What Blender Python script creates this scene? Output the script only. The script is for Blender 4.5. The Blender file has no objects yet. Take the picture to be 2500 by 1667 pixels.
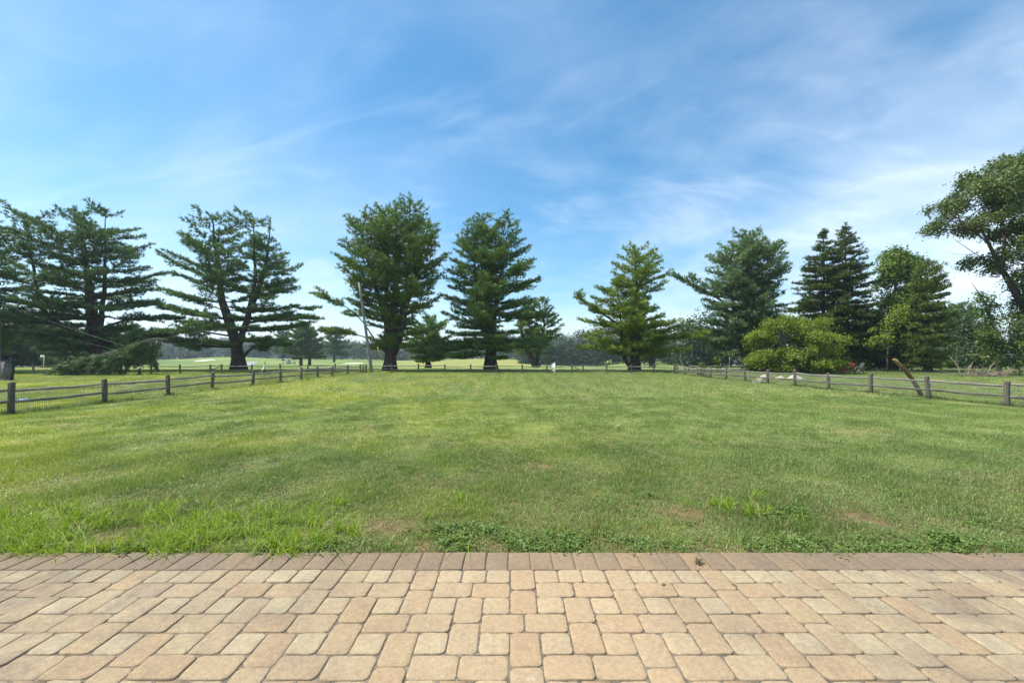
import bpy, math, random
import numpy as np
R = math.radians
rng = np.random.default_rng(7)
random.seed(7)
scn = bpy.context.scene
col = scn.collection

# ------------------------------------------------------------------ camera, sky, sun, exposure
F, HZ, CH = 1003.0, 868.0, 1.55            # focal length and horizon of the 2500 px photograph, eye height
cam = bpy.data.cameras.new('camera'); camo = bpy.data.objects.new('camera', cam); col.objects.link(camo)
cam.sensor_width = 36; cam.lens = F / 2500 * 36
cam.shift_y = (HZ - 833.5) / 2500
cam.clip_start = 0.05; cam.clip_end = 6000
camo.location = (0, 0, CH); camo.rotation_euler = (R(90), 0, 0)
scn.camera = camo

SUN_EL, SUN_AZ = R(62), math.atan2(-0.93, 0.12)     # azimuth from +Y, negative = to the left
world = bpy.data.worlds.new('World'); scn.world = world; world.use_nodes = True
SKY_STRENGTH = 0.105

def build_world():
    nt = world.node_tree; nt.nodes.clear(); N = nt.nodes.new; L = nt.links.new
    out = N('ShaderNodeOutputWorld'); bg = N('ShaderNodeBackground'); bg.inputs['Strength'].default_value = SKY_STRENGTH
    sky = N('ShaderNodeTexSky'); sky.sky_type = 'NISHITA'; sky.sun_disc = False
    sky.sun_elevation = SUN_EL; sky.sun_rotation = SUN_AZ; sky.altitude = 100
    sky.air_density = 1.0; sky.dust_density = 0.6; sky.ozone_density = 3.0
    hs = N('ShaderNodeHueSaturation'); hs.inputs['Saturation'].default_value = 1.28; hs.inputs['Value'].default_value = 1.0; hs.inputs['Hue'].default_value = 0.487
    L(sky.outputs[0], hs.inputs['Color'])
    tc = N('ShaderNodeTexCoord'); sep = N('ShaderNodeSeparateXYZ'); L(tc.outputs['Generated'], sep.inputs[0])
    def mth(op, a, b=None, c=None):
        m = N('ShaderNodeMath'); m.operation = op
        for i, x in enumerate((a, b, c)):
            if x is None: continue
            if isinstance(x, (int, float)): m.inputs[i].default_value = x
            else: L(x, m.inputs[i])
        return m.outputs[0]
    zz = mth('ADD', mth('MAXIMUM', sep.outputs['Z'], 0.0), 0.38)
    px, py = mth('DIVIDE', sep.outputs['X'], zz), mth('DIVIDE', sep.outputs['Y'], zz)
    cmb = N('ShaderNodeCombineXYZ'); L(px, cmb.inputs[0]); L(py, cmb.inputs[1])
    def layer(rot, scale, nscale, detail, dist, lo, hi, off):
        mp = N('ShaderNodeMapping'); mp.inputs['Rotation'].default_value = (0, 0, R(rot)); mp.inputs['Scale'].default_value = scale
        mp.inputs['Location'].default_value = off
        L(cmb.outputs[0], mp.inputs[0])
        n = N('ShaderNodeTexNoise'); n.inputs['Scale'].default_value = nscale; n.inputs['Detail'].default_value = detail
        n.inputs['Roughness'].default_value = 0.58; n.inputs['Distortion'].default_value = dist
        L(mp.outputs[0], n.inputs['Vector'])
        mr = N('ShaderNodeMapRange'); mr.interpolation_type = 'SMOOTHSTEP'
        mr.inputs[1].default_value = lo; mr.inputs[2].default_value = hi
        L(n.outputs['Fac'], mr.inputs[0]); return mr.outputs[0]
    veil = layer(20, (1, 1, 1), 0.8, 4, 0.6, 0.36, 0.72, (1.7, 0.4, 0))
    wisp = layer(-38, (0.7, 1.6, 1), 2.0, 11, 1.9, 0.47, 0.80, (2.1, 5.3, 0))
    wisp2 = layer(24, (0.7, 1.9, 1), 1.5, 12, 2.4, 0.50, 0.80, (4.6, 2.3, 0))
    # more thin cloud to the right, as the photograph's sky has it
    side = mth('MULTIPLY_ADD', sep.outputs['X'], 0.16, 0.86)
    low = N('ShaderNodeMapRange'); low.inputs[1].default_value = 0.62; low.inputs[2].default_value = 0.10
    low.inputs[3].default_value = 0.30; low.inputs[4].default_value = 1.0; L(sep.outputs['Z'], low.inputs[0])
    c = mth('ADD', mth('MULTIPLY', veil, 0.60), mth('MULTIPLY', wisp, 0.25))
    c = mth('ADD', c, mth('MULTIPLY', wisp2, 0.22))
    soft = layer(-20, (0.8, 1.1, 1), 1.5, 8, 1.4, 0.34, 0.80, (3.3, 8.1, 0))
    rt = N('ShaderNodeMapRange'); rt.interpolation_type = 'SMOOTHSTEP'; rt.inputs[1].default_value = -0.15; rt.inputs[2].default_value = 0.85; L(sep.outputs['X'], rt.inputs[0])
    c = mth('MULTIPLY', mth('MULTIPLY', c, side), low.outputs[0])
    c = mth('ADD', c, mth('MULTIPLY', mth('MULTIPLY', soft, low.outputs[0]), mth('MULTIPLY_ADD', rt.outputs[0], 0.36, 0.14)))
    c = mth('MINIMUM', c, 0.86)
    mix = N('ShaderNodeMix'); mix.data_type = 'RGBA'
    L(c, mix.inputs['Factor']); L(hs.outputs[0], mix.inputs[6]); mix.inputs[7].default_value = (6.5, 7.05, 7.6, 1)
    L(mix.outputs[2], bg.inputs['Color']); L(bg.outputs[0], out.inputs[0])
build_world()

sl = bpy.data.lights.new('sun', 'SUN'); sun = bpy.data.objects.new('sun', sl); col.objects.link(sun)
sl.energy = 4.3; sl.angle = R(0.53); sl.color = (1.0, 0.955, 0.88)
TO_SUN = np.array([math.sin(SUN_AZ) * math.cos(SUN_EL), math.cos(SUN_AZ) * math.cos(SUN_EL), math.sin(SUN_EL)])
from mathutils import Vector
sun.rotation_euler = Vector(TO_SUN).to_track_quat('Z', 'Y').to_euler(); sun.location = (-20, 20, 40)
scn.view_settings.view_transform = 'Standard'; scn.view_settings.look = 'None'
scn.view_settings.exposure = 0.90; scn.view_settings.gamma = 1.0; scn.view_settings.use_curve_mapping = False
scn.render.engine = 'CYCLES'
scn.cycles.max_bounces = 6; scn.cycles.diffuse_bounces = 3; scn.cycles.transmission_bounces = 4
scn.cycles.volume_bounces = 0; scn.cycles.use_denoising = True

# ------------------------------------------------------------------ helpers
def smooth(a, b, x):
    t = np.clip((np.asarray(x, float) - a) / (b - a), 0, 1); return t * t * (3 - 2 * t)

def tz(x, y):
    """terrain height"""
    x = np.asarray(x, float); y = np.asarray(y, float)
    z = -1.6 * smooth(44, 115, y)
    far = smooth(120, 200, y)
    z = z + far * (0.7 * np.sin(x * 0.031 + 1.2) * np.cos(y * 0.021) + 0.5 * np.sin(x * 0.07 + y * 0.05))
    t = x / np.maximum(y, 1.0)
    z = z + 1.5 * smooth(200, 280, y) * np.exp(-((t + 0.73) / 0.10) ** 2)
    z = z - 2.6 * smooth(120, 185, y) * np.exp(-((t - 0.13) / 0.11) ** 2)
    z = z + 1.0 * np.exp(-((y - 118) / 26) ** 2) * np.exp(-((t + 0.03) / 0.11) ** 2)
    z = z + smooth(430, 1150, y) * (26 + 9 * np.sin(x * 0.006 + 0.8) + 5 * np.sin(x * 0.017 + 2.0))
    near = 1 - smooth(30, 45, y)
    z = z + near * (0.018 * np.sin(x * 0.9 + 0.3) * np.cos(y * 0.7) + 0.012 * np.sin(x * 2.1 + y * 1.3))
    z = z - 0.035 - 0.10 * (1 - smooth(3.19, 3.21, y)) * (1 - smooth(6.9, 7.0, np.abs(x)))
    return z

def at(u, v, Y):                               # photograph pixel + distance -> point
    return np.array([(u - 1250) * Y / F, Y, CH - (v - HZ) * Y / F])
def gx(u, Y):
    x = (u - 1250) * Y / F; return np.array([x, Y, float(tz(x, Y))])

def tag(o, label=None, cat=None, group=None, kind=None):
    if label: o['label'] = label
    if cat: o['category'] = cat
    if group: o['group'] = group
    if kind: o['kind'] = kind
    return o
def empty(name, loc=(0, 0, 0), rz=0.0):
    o = bpy.data.objects.new(name, None); col.objects.link(o); o.location = loc; o.rotation_euler = (0, 0, rz)
    o.empty_display_size = 0.2; return o

class MB:
    """collects triangles/quads"""
    def __init__(s): s.v = []; s.f = []; s.n = 0
    def add(s, V, Fc):
        V = np.asarray(V, float).reshape(-1, 3); s.v.append(V)
        s.f.append((np.asarray(Fc, np.int64) + s.n)); s.n += len(V); return s
    def box(s, c, d, rot=None, taper=1.0):
        x, y, z = np.array(d) / 2
        V = np.array([[-x, -y, -z], [x, -y, -z], [x, y, -z], [-x, y, -z], [-x * taper, -y * taper, z], [x * taper, -y * taper, z], [x * taper, y * taper, z], [-x * taper, y * taper, z]])
        if rot is not None: V = V @ np.asarray(rot).T
        return s.add(V + np.array(c), [[0, 3, 2, 1], [4, 5, 6, 7], [0, 1, 5, 4], [1, 2, 6, 5], [2, 3, 7, 6], [3, 0, 4, 7]])
    def tube(s, P, r, n=6, cap=True, jit=0.0):
        P = np.asarray(P, float); m = len(P); r = np.broadcast_to(np.asarray(r, float), (m,))
        T = np.gradient(P, axis=0); T /= np.linalg.norm(T, axis=1)[:, None] + 1e-9
        ref = np.array([0, 0, 1.0]) if abs(T[:, 2]).mean() < 0.8 else np.array([1.0, 0, 0])
        A = np.cross(T, ref); A /= np.linalg.norm(A, axis=1)[:, None] + 1e-9
        B = np.cross(T, A)
        a = np.arange(n) * 2 * np.pi / n
        rr = r[:, None] * (1 + jit * rng.uniform(-1, 1, (m, n)))
        V = P[:, None] + rr[..., None] * (A[:, None] * np.cos(a)[None, :, None] + B[:, None] * np.sin(a)[None, :, None])
        Fc = []
        for i in range(m - 1):
            for j in range(n):
                k = (j + 1) % n
                Fc.append([i * n + j, i * n + k, (i + 1) * n + k, (i + 1) * n + j])
        V = V.reshape(-1, 3)
        if cap:
            V = np.vstack([V, P[0], P[-1]]); c0, c1 = m * n, m * n + 1
            for j in range(n):
                k = (j + 1) % n
                Fc.append([c0, k, j, j]); Fc.append([c1, (m - 1) * n + j, (m - 1) * n + k, (m - 1) * n + k])
        return s.add(V, Fc)
    def build(s, name, mat, parent=None, smooth_shade=False, kind=None):
        V = np.vstack(s.v); fs = []
        for f in s.f:
            if f.ndim == 2 and f.shape[1] == 3: f = np.hstack([f, f[:, 2:3]])
            fs.append(f)
        Q = np.vstack(fs); return mesh_obj(name, V, Q, mat, parent, smooth_shade, kind)

def make_mesh(name, V, Q, mat, smooth_shade=False):
    me = bpy.data.meshes.new(name)
    tri = Q[:, 2] == Q[:, 3]
    cnt = np.where(tri, 3, 4); start = np.concatenate([[0], np.cumsum(cnt)[:-1]])
    keep = np.ones(Q.shape, bool); keep[tri, 3] = False
    idx = Q[keep]
    me.vertices.add(len(V)); me.vertices.foreach_set('co', np.ascontiguousarray(V, np.float32).ravel())
    me.loops.add(len(idx)); me.loops.foreach_set('vertex_index', idx.astype(np.int32))
    me.polygons.add(len(Q)); me.polygons.foreach_set('loop_start', start.astype(np.int32)); me.polygons.foreach_set('loop_total', cnt.astype(np.int32))
    if smooth_shade: me.polygons.foreach_set('use_smooth', np.ones(len(Q), bool))
    me.update(calc_edges=True); me.validate()
    if mat: me.materials.append(mat)
    return me
def mesh_obj(name, V, Q, mat, parent=None, smooth_shade=False, kind=None):
    o = bpy.data.objects.new(name, make_mesh(name, V, Q, mat, smooth_shade)); col.objects.link(o)
    if parent: o.parent = parent
    if kind: o['kind'] = kind
    return o
def link_copy(name, me, loc, rz=0.0, parent=None, scale=None):
    o = bpy.data.objects.new(name, me); col.objects.link(o); o.location = loc; o.rotation_euler = (0, 0, rz)
    if scale is not None: o.scale = scale
    if parent: o.parent = parent
    return o
def copy_tree(o, parent=None):
    c = o.copy(); col.objects.link(c); c.parent = parent
    for ch in o.children: copy_tree(ch, c)
    return c

# ------------------------------------------------------------------ materials
def newmat(name):
    m = bpy.data.materials.new(name); m.use_nodes = True; nt = m.node_tree; nt.nodes.clear()
    return m, nt, nt.nodes.new, nt.links.new
def noise(N, L, vec, scale, detail=3, rough=0.55, dist=0.0):
    n = N('ShaderNodeTexNoise'); n.inputs['Scale'].default_value = scale; n.inputs['Detail'].default_value = detail
    n.inputs['Roughness'].default_value = rough; n.inputs['Distortion'].default_value = dist
    if vec is not None: L(vec, n.inputs['Vector'])
    return n.outputs['Fac']
def ramp(N, L, fac, stops):
    r = N('ShaderNodeValToRGB'); e = r.color_ramp.elements
    while len(e) < len(stops): e.new(0.5)
    for el, (p, c) in zip(e, stops): el.position = p; el.color = (*c, 1) if len(c) == 3 else c
    L(fac, r.inputs[0]); return r.outputs[0]
def mixc(N, L, fac, a, b, blend='MIX'):
    m = N('ShaderNodeMix'); m.data_type = 'RGBA'; m.blend_type = blend
    if isinstance(fac, (int, float)): m.inputs[0].default_value = fac
    else: L(fac, m.inputs[0])
    for i, x in ((6, a), (7, b)):
        if isinstance(x, tuple): m.inputs[i].default_value = (*x, 1)
        else: L(x, m.inputs[i])
    return m.outputs[2]
def mrange(N, L, v, a, b, c=0.0, d=1.0):
    m = N('ShaderNodeMapRange'); L(v, m.inputs[0])
    for i, x in enumerate((a, b, c, d)): m.inputs[i + 1].default_value = x
    return m.outputs[0]
def math_(N, L, op, a, b):
    m = N('ShaderNodeMath'); m.operation = op
    for i, x in enumerate((a, b)):
        if isinstance(x, (int, float)): m.inputs[i].default_value = x
        else: L(x, m.inputs[i])
    return m.outputs[0]
def principled(N, L, color, rough=0.7, spec=0.3, bump=None, bump_d=0.01, bump_s=0.5):
    b = N('ShaderNodeBsdfPrincipled'); b.inputs['Roughness'].default_value = rough; b.inputs['Specular IOR Level'].default_value = spec
    if isinstance(color, tuple): b.inputs['Base Color'].default_value = (*color, 1)
    else: L(color, b.inputs['Base Color'])
    if bump is not None:
        bp = N('ShaderNodeBump'); bp.inputs['Strength'].default_value = bump_s; bp.inputs['Distance'].default_value = bump_d
        L(bump, bp.inputs['Height']); L(bp.outputs[0], b.inputs['Normal'])
    return b.outputs[0]
def finish(N, L, sh):
    o = N('ShaderNodeOutputMaterial'); L(sh, o.inputs['Surface'])

def simple(name, c, rough=0.6, spec=0.3, var=0.25, scale=8.0, metal=0.0):
    m, nt, N, L = newmat(name); g = N('ShaderNodeNewGeometry')
    n = noise(N, L, g.outputs['Position'], scale, 4)
    c2 = tuple(min(1, x * (1 + var)) for x in c); c1 = tuple(x * (1 - var) for x in c)
    colr = ramp(N, L, n, [(0.3, c1), (0.7, c2)])
    b = principled(N, L, colr, rough, spec)
    b.node.inputs['Metallic'].default_value = metal
    finish(N, L, b); return m

def foliage(name, dark, light, trans=0.35, scale=0.55, tip=None, tipamt=0.18, rough=0.55):
    """leaf colour varies leaf by leaf and spray by spray"""
    m, nt, N, L = newmat(name); g = N('ShaderNodeNewGeometry')
    n = noise(N, L, g.outputs['Position'], scale, 3)
    isl = g.outputs['Random Per Island']
    f = math_(N, L, 'ADD', math_(N, L, 'MULTIPLY', mrange(N, L, n, 0.3, 0.7), 0.6), math_(N, L, 'MULTIPLY', isl, 0.4))
    c = mixc(N, L, f, dark, light)
    if tip:
        t = mrange(N, L, isl, 1 - tipamt, 1 - tipamt + 0.02)
        c = mixc(N, L, t, c, tip)
    a = principled(N, L, c, rough, 0.25)
    tr = N('ShaderNodeBsdfTranslucent')
    tcol = mixc(N, L, 1.0, c, (1.0, 1.08, 0.62), 'MULTIPLY'); L(tcol, tr.inputs['Color'])
    mx = N('ShaderNodeMixShader'); mx.inputs[0].default_value = trans
    L(a, mx.inputs[1]); L(tr.outputs[0], mx.inputs[2]); finish(N, L, mx.outputs[0]); return m

def bark(name, c1, c2, scale=3.0):
    m, nt, N, L = newmat(name); g = N('ShaderNodeNewGeometry')
    mp = N('ShaderNodeMapping'); mp.inputs['Scale'].default_value = (3.5, 3.5, 0.6); L(g.outputs['Position'], mp.inputs[0])
    n = noise(N, L, mp.outputs[0], scale, 6, 0.65)
    c = ramp(N, L, n, [(0.32, c1), (0.68, c2)])
    finish(N, L, principled(N, L, c, 0.9, 0.1, n, 0.06, 0.8)); return m

def grass_color(N, L, pos, rnd=None):
    """one lawn colour field in world metres: clover-yellow patches, dull green, dry straw, mowing lanes"""
    sx = N('ShaderNodeSeparateXYZ'); L(pos, sx.inputs[0])
    big = noise(N, L, pos, 0.16, 4, 0.6, 0.6)
    mid = noise(N, L, pos, 0.9, 4, 0.6, 0.4)
    fine = noise(N, L, pos, 5.0, 3, 0.6)
    base = mixc(N, L, mrange(N, L, mid, 0.34, 0.66), (0.105, 0.190, 0.028), (0.220, 0.335, 0.080))
    # yellow-green coarse grass: more of it on the left
    leftness = mrange(N, L, sx.outputs['X'], 3.0, -9.0)
    yl = math_(N, L, 'ADD', math_(N, L, 'MULTIPLY', mrange(N, L, big, 0.44, 0.56), 0.80), math_(N, L, 'MULTIPLY', mrange(N, L, mid, 0.45, 0.7), 0.45))
    yl = math_(N, L, 'MULTIPLY', yl, math_(N, L, 'ADD', math_(N, L, 'MULTIPLY', leftness, 0.85), 0.12))
    clump = noise(N, L, pos, 2.4, 5, 0.68, 0.9)
    base = mixc(N, L, math_(N, L, 'MULTIPLY', mrange(N, L, clump, 0.50, 0.64), 0.40), base, (0.074, 0.145, 0.022))
    base = mixc(N, L, math_(N, L, 'MULTIPLY', mrange(N, L, clump, 0.44, 0.32), 0.45), base, (0.36, 0.40, 0.13))
    base = mixc(N, L, yl, base, (0.345, 0.400, 0.026))
    # dry straw, small patches everywhere and more in the back right
    mp = N('ShaderNodeMapping'); mp.inputs['Location'].default_value = (13.1, 4.7, 2.2); L(pos, mp.inputs[0])
    dry = noise(N, L, mp.outputs[0], 0.55, 5, 0.62, 0.5)
    backr = mrange(N, L, sx.outputs['Y'], 10.0, 26.0, 0.0, 0.05)
    dryf = mrange(N, L, math_(N, L, 'ADD', dry, backr), 0.585, 0.70)
    base = mixc(N, L, math_(N, L, 'MULTIPLY', dryf, 0.62), base, (0.37, 0.335, 0.150))
    base = mixc(N, L, math_(N, L, 'MULTIPLY', mrange(N, L, fine, 0.35, 0.7), 0.30), base, (0.37, 0.405, 0.18))
    # mowing lanes: pale tan tracks plus stripe sheen painted into the colour
    wv = N('ShaderNodeTexWave'); wv.wave_type = 'BANDS'; wv.bands_direction = 'X'; wv.inputs['Scale'].default_value = 0.30; wv.inputs['Distortion'].default_value = 1.6; wv.inputs['Detail'].default_value = 2; wv.inputs['Detail Scale'].default_value = 0.35
    mpl = N('ShaderNodeMapping'); mpl.inputs['Scale'].default_value = (1, 0.12, 1); L(pos, mpl.inputs[0]); L(mpl.outputs[0], wv.inputs['Vector'])
    lane = math_(N, L, 'MULTIPLY', mrange(N, L, wv.outputs['Fac'], 0.45, 0.8), mrange(N, L, sx.outputs['Y'], 9, 18, 0.0, 0.19))
    lane = math_(N, L, 'MULTIPLY', lane, mrange(N, L, sx.outputs['Y'], 44, 38))
    base = mixc(N, L, lane, base, (0.42, 0.41, 0.20))
    return base, sx, mid, big

def mat_grass(name, straw=0.13):
    m, nt, N, L = newmat(name); g = N('ShaderNodeNewGeometry')
    c, sx, mid, big = grass_color(N, L, g.outputs['Position'])
    isl = g.outputs['Random Per Island']
    c = mixc(N, L, mrange(N, L, isl, 1 - straw, 1 - straw + 0.02), c, (0.36, 0.32, 0.16))
    hv = N('ShaderNodeHueSaturation'); L(c, hv.inputs['Color'])
    L(mrange(N, L, math_(N, L, 'FRACT', math_(N, L, 'MULTIPLY', isl, 7.31), 0), 0, 1, 0.62, 1.42), hv.inputs['Value'])
    a = principled(N, L, hv.outputs[0], 0.42, 0.5)
    tr = N('ShaderNodeBsdfTranslucent'); L(mixc(N, L, 1.0, hv.outputs[0], (1.0, 1.05, 0.6), 'MULTIPLY'), tr.inputs[0])
    mx = N('ShaderNodeMixShader'); mx.inputs[0].default_value = 0.38
    L(a, mx.inputs[1]); L(tr.outputs[0], mx.inputs[2]); finish(N, L, mx.outputs[0]); return m

def mat_ground():
    """soil and thatch under the grass; mown golf turf beyond the fence"""
    m, nt, N, L = newmat('ground_turf'); g = N('ShaderNodeNewGeometry'); pos = g.outputs['Position']
    c, sx, mid, big = grass_color(N, L, pos)
    n = noise(N, L, pos, 12, 5, 0.7)
    soil = ramp(N, L, n, [(0.3, (0.050, 0.034, 0.018)), (0.7, (0.155, 0.105, 0.058))])
    lawn = mixc(N, L, mrange(N, L, sx.outputs['Y'], 5.0, 9.0, 0.12, 0.5), soil, c)
    # golf course: pale mown fairway, rough, yellow dry rough in the middle
    gn = noise(N, L, pos, 0.018, 3, 0.5, 0.8)
    fair = ramp(N, L, gn, [(0.40, (0.080, 0.130, 0.028)), (0.47, (0.145, 0.205, 0.055)), (0.60, (0.170, 0.230, 0.065))])
    gn2 = noise(N, L, pos, 0.6, 4)
    fair = mixc(N, L, math_(N, L, 'MULTIPLY', mrange(N, L, gn2, 0.35, 0.7), 0.3), fair, (0.22, 0.23, 0.075))
    t = math_(N, L, 'DIVIDE', sx.outputs['X'], sx.outputs['Y'])
    dm = math_(N, L, 'MULTIPLY', mrange(N, L, t, -0.30, -0.22), mrange(N, L, t, 0.09, 0.03))
    dm = math_(N, L, 'MULTIPLY', dm, mrange(N, L, sx.outputs['Y'], 70, 84))
    dm = math_(N, L, 'MULTIPLY', dm, mrange(N, L, noise(N, L, pos, 0.06, 3), 0.25, 0.45))
    fair = mixc(N, L, math_(N, L, 'MULTIPLY', dm, 0.6), fair, (0.29, 0.265, 0.075))
    far = mrange(N, L, sx.outputs['Y'], 46, 56)
    c2 = mixc(N, L, far, lawn, fair)
    woods = mrange(N, L, sx.outputs['Y'], 395, 440)
    c2 = mixc(N, L, woods, c2, (0.045, 0.08, 0.025))
    finish(N, L, principled(N, L, c2, 0.9, 0.1, n, 0.02, 0.6)); return m

def mat_paver(name, tones, stain=0.5, peach=0.32):
    m, nt, N, L = newmat(name); g = N('ShaderNodeNewGeometry'); pos = g.outputs['Position']
    oi = N('ShaderNodeObjectInfo')
    n = len(tones)
    base = ramp(N, L, oi.outputs['Random'], [((i + 0.5) / n, t) for i, t in enumerate(tones)])
    add = N('ShaderNodeVectorMath'); add.operation = 'ADD'; L(pos, add.inputs[0])
    sc = N('ShaderNodeVectorMath'); sc.operation = 'SCALE'; L(oi.outputs['Random'], sc.inputs['Scale']); sc.inputs[0].default_value = (9, 5, 3)
    L(sc.outputs[0], add.inputs[1]); v = add.outputs[0]
    cloud = noise(N, L, v, 9, 4, 0.6)                         # blended pigment within one stone
    base = mixc(N, L, math_(N, L, 'MULTIPLY', mrange(N, L, cloud, 0.35, 0.7), 0.15 + peach), base, (0.305, 0.240, 0.164))
    st = noise(N, L, pos, 1.3, 4, 0.62, 0.4)                  # grey weathering in large drifts
    base = mixc(N, L, math_(N, L, 'MULTIPLY', mrange(N, L, st, 0.50, 0.72), stain), base, (0.135, 0.115, 0.098))
    st2 = noise(N, L, v, 22, 5, 0.7)
    base = mixc(N, L, math_(N, L, 'MULTIPLY', mrange(N, L, st2, 0.55, 0.8), 0.28), base, (0.165, 0.132, 0.104))
    sxp = N('ShaderNodeSeparateXYZ'); L(pos, sxp.inputs[0])
    mid_ = mrange(N, L, math_(N, L, 'ABSOLUTE', math_(N, L, 'SUBTRACT', sxp.outputs['X'], 0.35), 0), 1.5, 0.4)   # cleaner, peach-coloured stones where people walk
    base = mixc(N, L, math_(N, L, 'MULTIPLY', mid_, peach), base, (0.385, 0.275, 0.175))
    edge = mrange(N, L, math_(N, L, 'ABSOLUTE', math_(N, L, 'SUBTRACT', sxp.outputs['X'], 0.15), 0), 0.7, 3.2)   # less walked-on stones weather greyer
    drift = noise(N, L, pos, 2.6, 5, 0.65, 0.8)
    base = mixc(N, L, math_(N, L, 'MULTIPLY', math_(N, L, 'MULTIPLY', mrange(N, L, drift, 0.38, 0.66), edge), 0.75), base, (0.150, 0.130, 0.108))
    blot = noise(N, L, v, 34, 5, 0.72)
    base = mixc(N, L, 0.24, base, ramp(N, L, blot, [(0.30, (0.12, 0.10, 0.08)), (0.5, (0.48, 0.46, 0.44)), (0.72, (0.92, 0.88, 0.82))]), 'OVERLAY')
    grain = noise(N, L, pos, 170, 4, 0.75)
    base = mixc(N, L, 0.36, base, ramp(N, L, grain, [(0.32, (0.10, 0.08, 0.06)), (0.5, (0.45, 0.36, 0.26)), (0.68, (0.85, 0.74, 0.60))]), 'OVERLAY')
    sp = noise(N, L, pos, 95, 2, 0.5)
    base = mixc(N, L, math_(N, L, 'MULTIPLY', mrange(N, L, sp, 0.72, 0.76), 0.5), base, (0.55, 0.49, 0.41))
    wl = noise(N, L, pos, 2.1, 5, 0.6, 1.5)                   # a few white lime smears
    base = mixc(N, L, math_(N, L, 'MULTIPLY', mrange(N, L, wl, 0.705, 0.76), 0.55), base, (0.55, 0.53, 0.52))
    h = math_(N, L, 'ADD', math_(N, L, 'MULTIPLY', grain, 0.35), math_(N, L, 'MULTIPLY', noise(N, L, v, 60, 4, 0.6), 0.65))
    finish(N, L, principled(N, L, base, 0.88, 0.2, h, 0.004, 0.7)); return m

def mat_wood(name, c1, c2, c3, stretch=(40, 6, 40)):
    m, nt, N, L = newmat(name); tc = N('ShaderNodeTexCoord'); g = N('ShaderNodeNewGeometry')
    mp = N('ShaderNodeMapping'); mp.inputs['Scale'].default_value = stretch; L(tc.outputs['Object'], mp.inputs[0])
    n = noise(N, L, mp.outputs[0], 0.6, 6, 0.7)
    c = ramp(N, L, n, [(0.28, c1), (0.5, c2), (0.74, c3)])
    n2 = noise(N, L, g.outputs['Position'], 3.0, 4)
    c = mixc(N, L, math_(N, L, 'MULTIPLY', mrange(N, L, n2, 0.5, 0.75), 0.5), c, (0.10, 0.105, 0.06))
    finish(N, L, principled(N, L, c, 0.9, 0.1, n, 0.008, 0.8)); return m

M = {}
M['ground'] = mat_ground()
M['grass'] = mat_grass('lawn_grass'); 
M['paver_sq'] = mat_paver('paver_square', [(0.347, 0.314, 0.215), (0.320, 0.290, 0.204), (0.363, 0.326, 0.218), (0.320, 0.273, 0.180)], 0.40)
M['paver_re'] = mat_paver('paver_rect', [(0.309, 0.260, 0.170), (0.324, 0.255, 0.160), (0.299, 0.258, 0.177), (0.328, 0.280, 0.185), (0.305, 0.237, 0.151)], 0.45)
M['paver_bo'] = mat_paver('paver_border', [(0.190, 0.153, 0.106), (0.218, 0.168, 0.112), (0.164, 0.136, 0.101), (0.235, 0.177, 0.113)], 0.62, 0.06)
M['sand'] = simple('joint_sand', (0.165, 0.138, 0.104), 0.95, 0.05, 0.5, 60)
M['post'] = mat_wood('weathered_post', (0.052, 0.042, 0.032), (0.150, 0.124, 0.096), (0.30, 0.265, 0.22), (22, 22, 3))
M['rail'] = mat_wood('weathered_rail', (0.07, 0.06, 0.05), (0.19, 0.168, 0.142), (0.38, 0.35, 0.305), (3, 26, 26))
M['wire'] = simple('galvanised_wire', (0.16, 0.17, 0.15), 0.5, 0.4, 0.2, 5)
M['bark'] = bark('pine_bark', (0.026, 0.020, 0.016), (0.125, 0.100, 0.078))
M['bark2'] = bark('grey_bark', (0.06, 0.052, 0.043), (0.20, 0.175, 0.145))
M['pole'] = mat_wood('grey_pole', (0.12, 0.11, 0.10), (0.25, 0.235, 0.215), (0.38, 0.36, 0.33), (14, 14, 0.6))
M['white'] = simple('white_paint', (0.78, 0.79, 0.80), 0.45, 0.4, 0.04)
M['signgrey'] = simple('sign_face', (0.50, 0.51, 0.54), 0.5, 0.3, 0.12, 6)
M['black'] = simple('black_plastic', (0.012, 0.012, 0.013), 0.4, 0.4, 0.3)
M['dkmetal'] = simple('dark_metal', (0.035, 0.035, 0.038), 0.4, 0.5, 0.2, 10)
M['metal'] = simple('bare_metal', (0.45, 0.46, 0.46), 0.4, 0.5, 0.15, 10, 0.6)
M['yellow'] = simple('yellow_guard', (0.55, 0.47, 0.05), 0.45, 0.4, 0.1)
M['red'] = simple('red_paint', (0.62, 0.06, 0.07), 0.45, 0.4, 0.1)
M['tan'] = simple('tan_paint', (0.42, 0.34, 0.26), 0.5, 0.3, 0.1)
M['beam'] = mat_wood('brown_beam', (0.12, 0.075, 0.035), (0.23, 0.145, 0.068), (0.32, 0.215, 0.115), (10, 10, 1.5))
M['stone'] = simple('pale_stone', (0.40, 0.335, 0.265), 0.9, 0.15, 0.3, 3)
M['bunker'] = simple('bunker_sand', (0.72, 0.64, 0.50), 0.95, 0.05, 0.08, 0.5)
M['path'] = simple('path_concrete', (0.26, 0.25, 0.24), 0.9, 0.1, 0.1, 0.4)
M['blue'] = simple('blue_plastic', (0.10, 0.33, 0.70), 0.4, 0.4, 0.05)
M['shirt'] = simple('blue_shirt', (0.16, 0.40, 0.52), 0.8, 0.2, 0.1)
M['skin'] = simple('skin', (0.50, 0.32, 0.24), 0.6, 0.3, 0.05)
M['deadwood'] = bark('bleached_wood', (0.20, 0.15, 0.11), (0.46, 0.37, 0.29))
M['boxwood'] = mat_wood('grey_boards', (0.10, 0.09, 0.085), (0.20, 0.185, 0.17), (0.30, 0.28, 0.26), (20, 20, 2))

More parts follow.
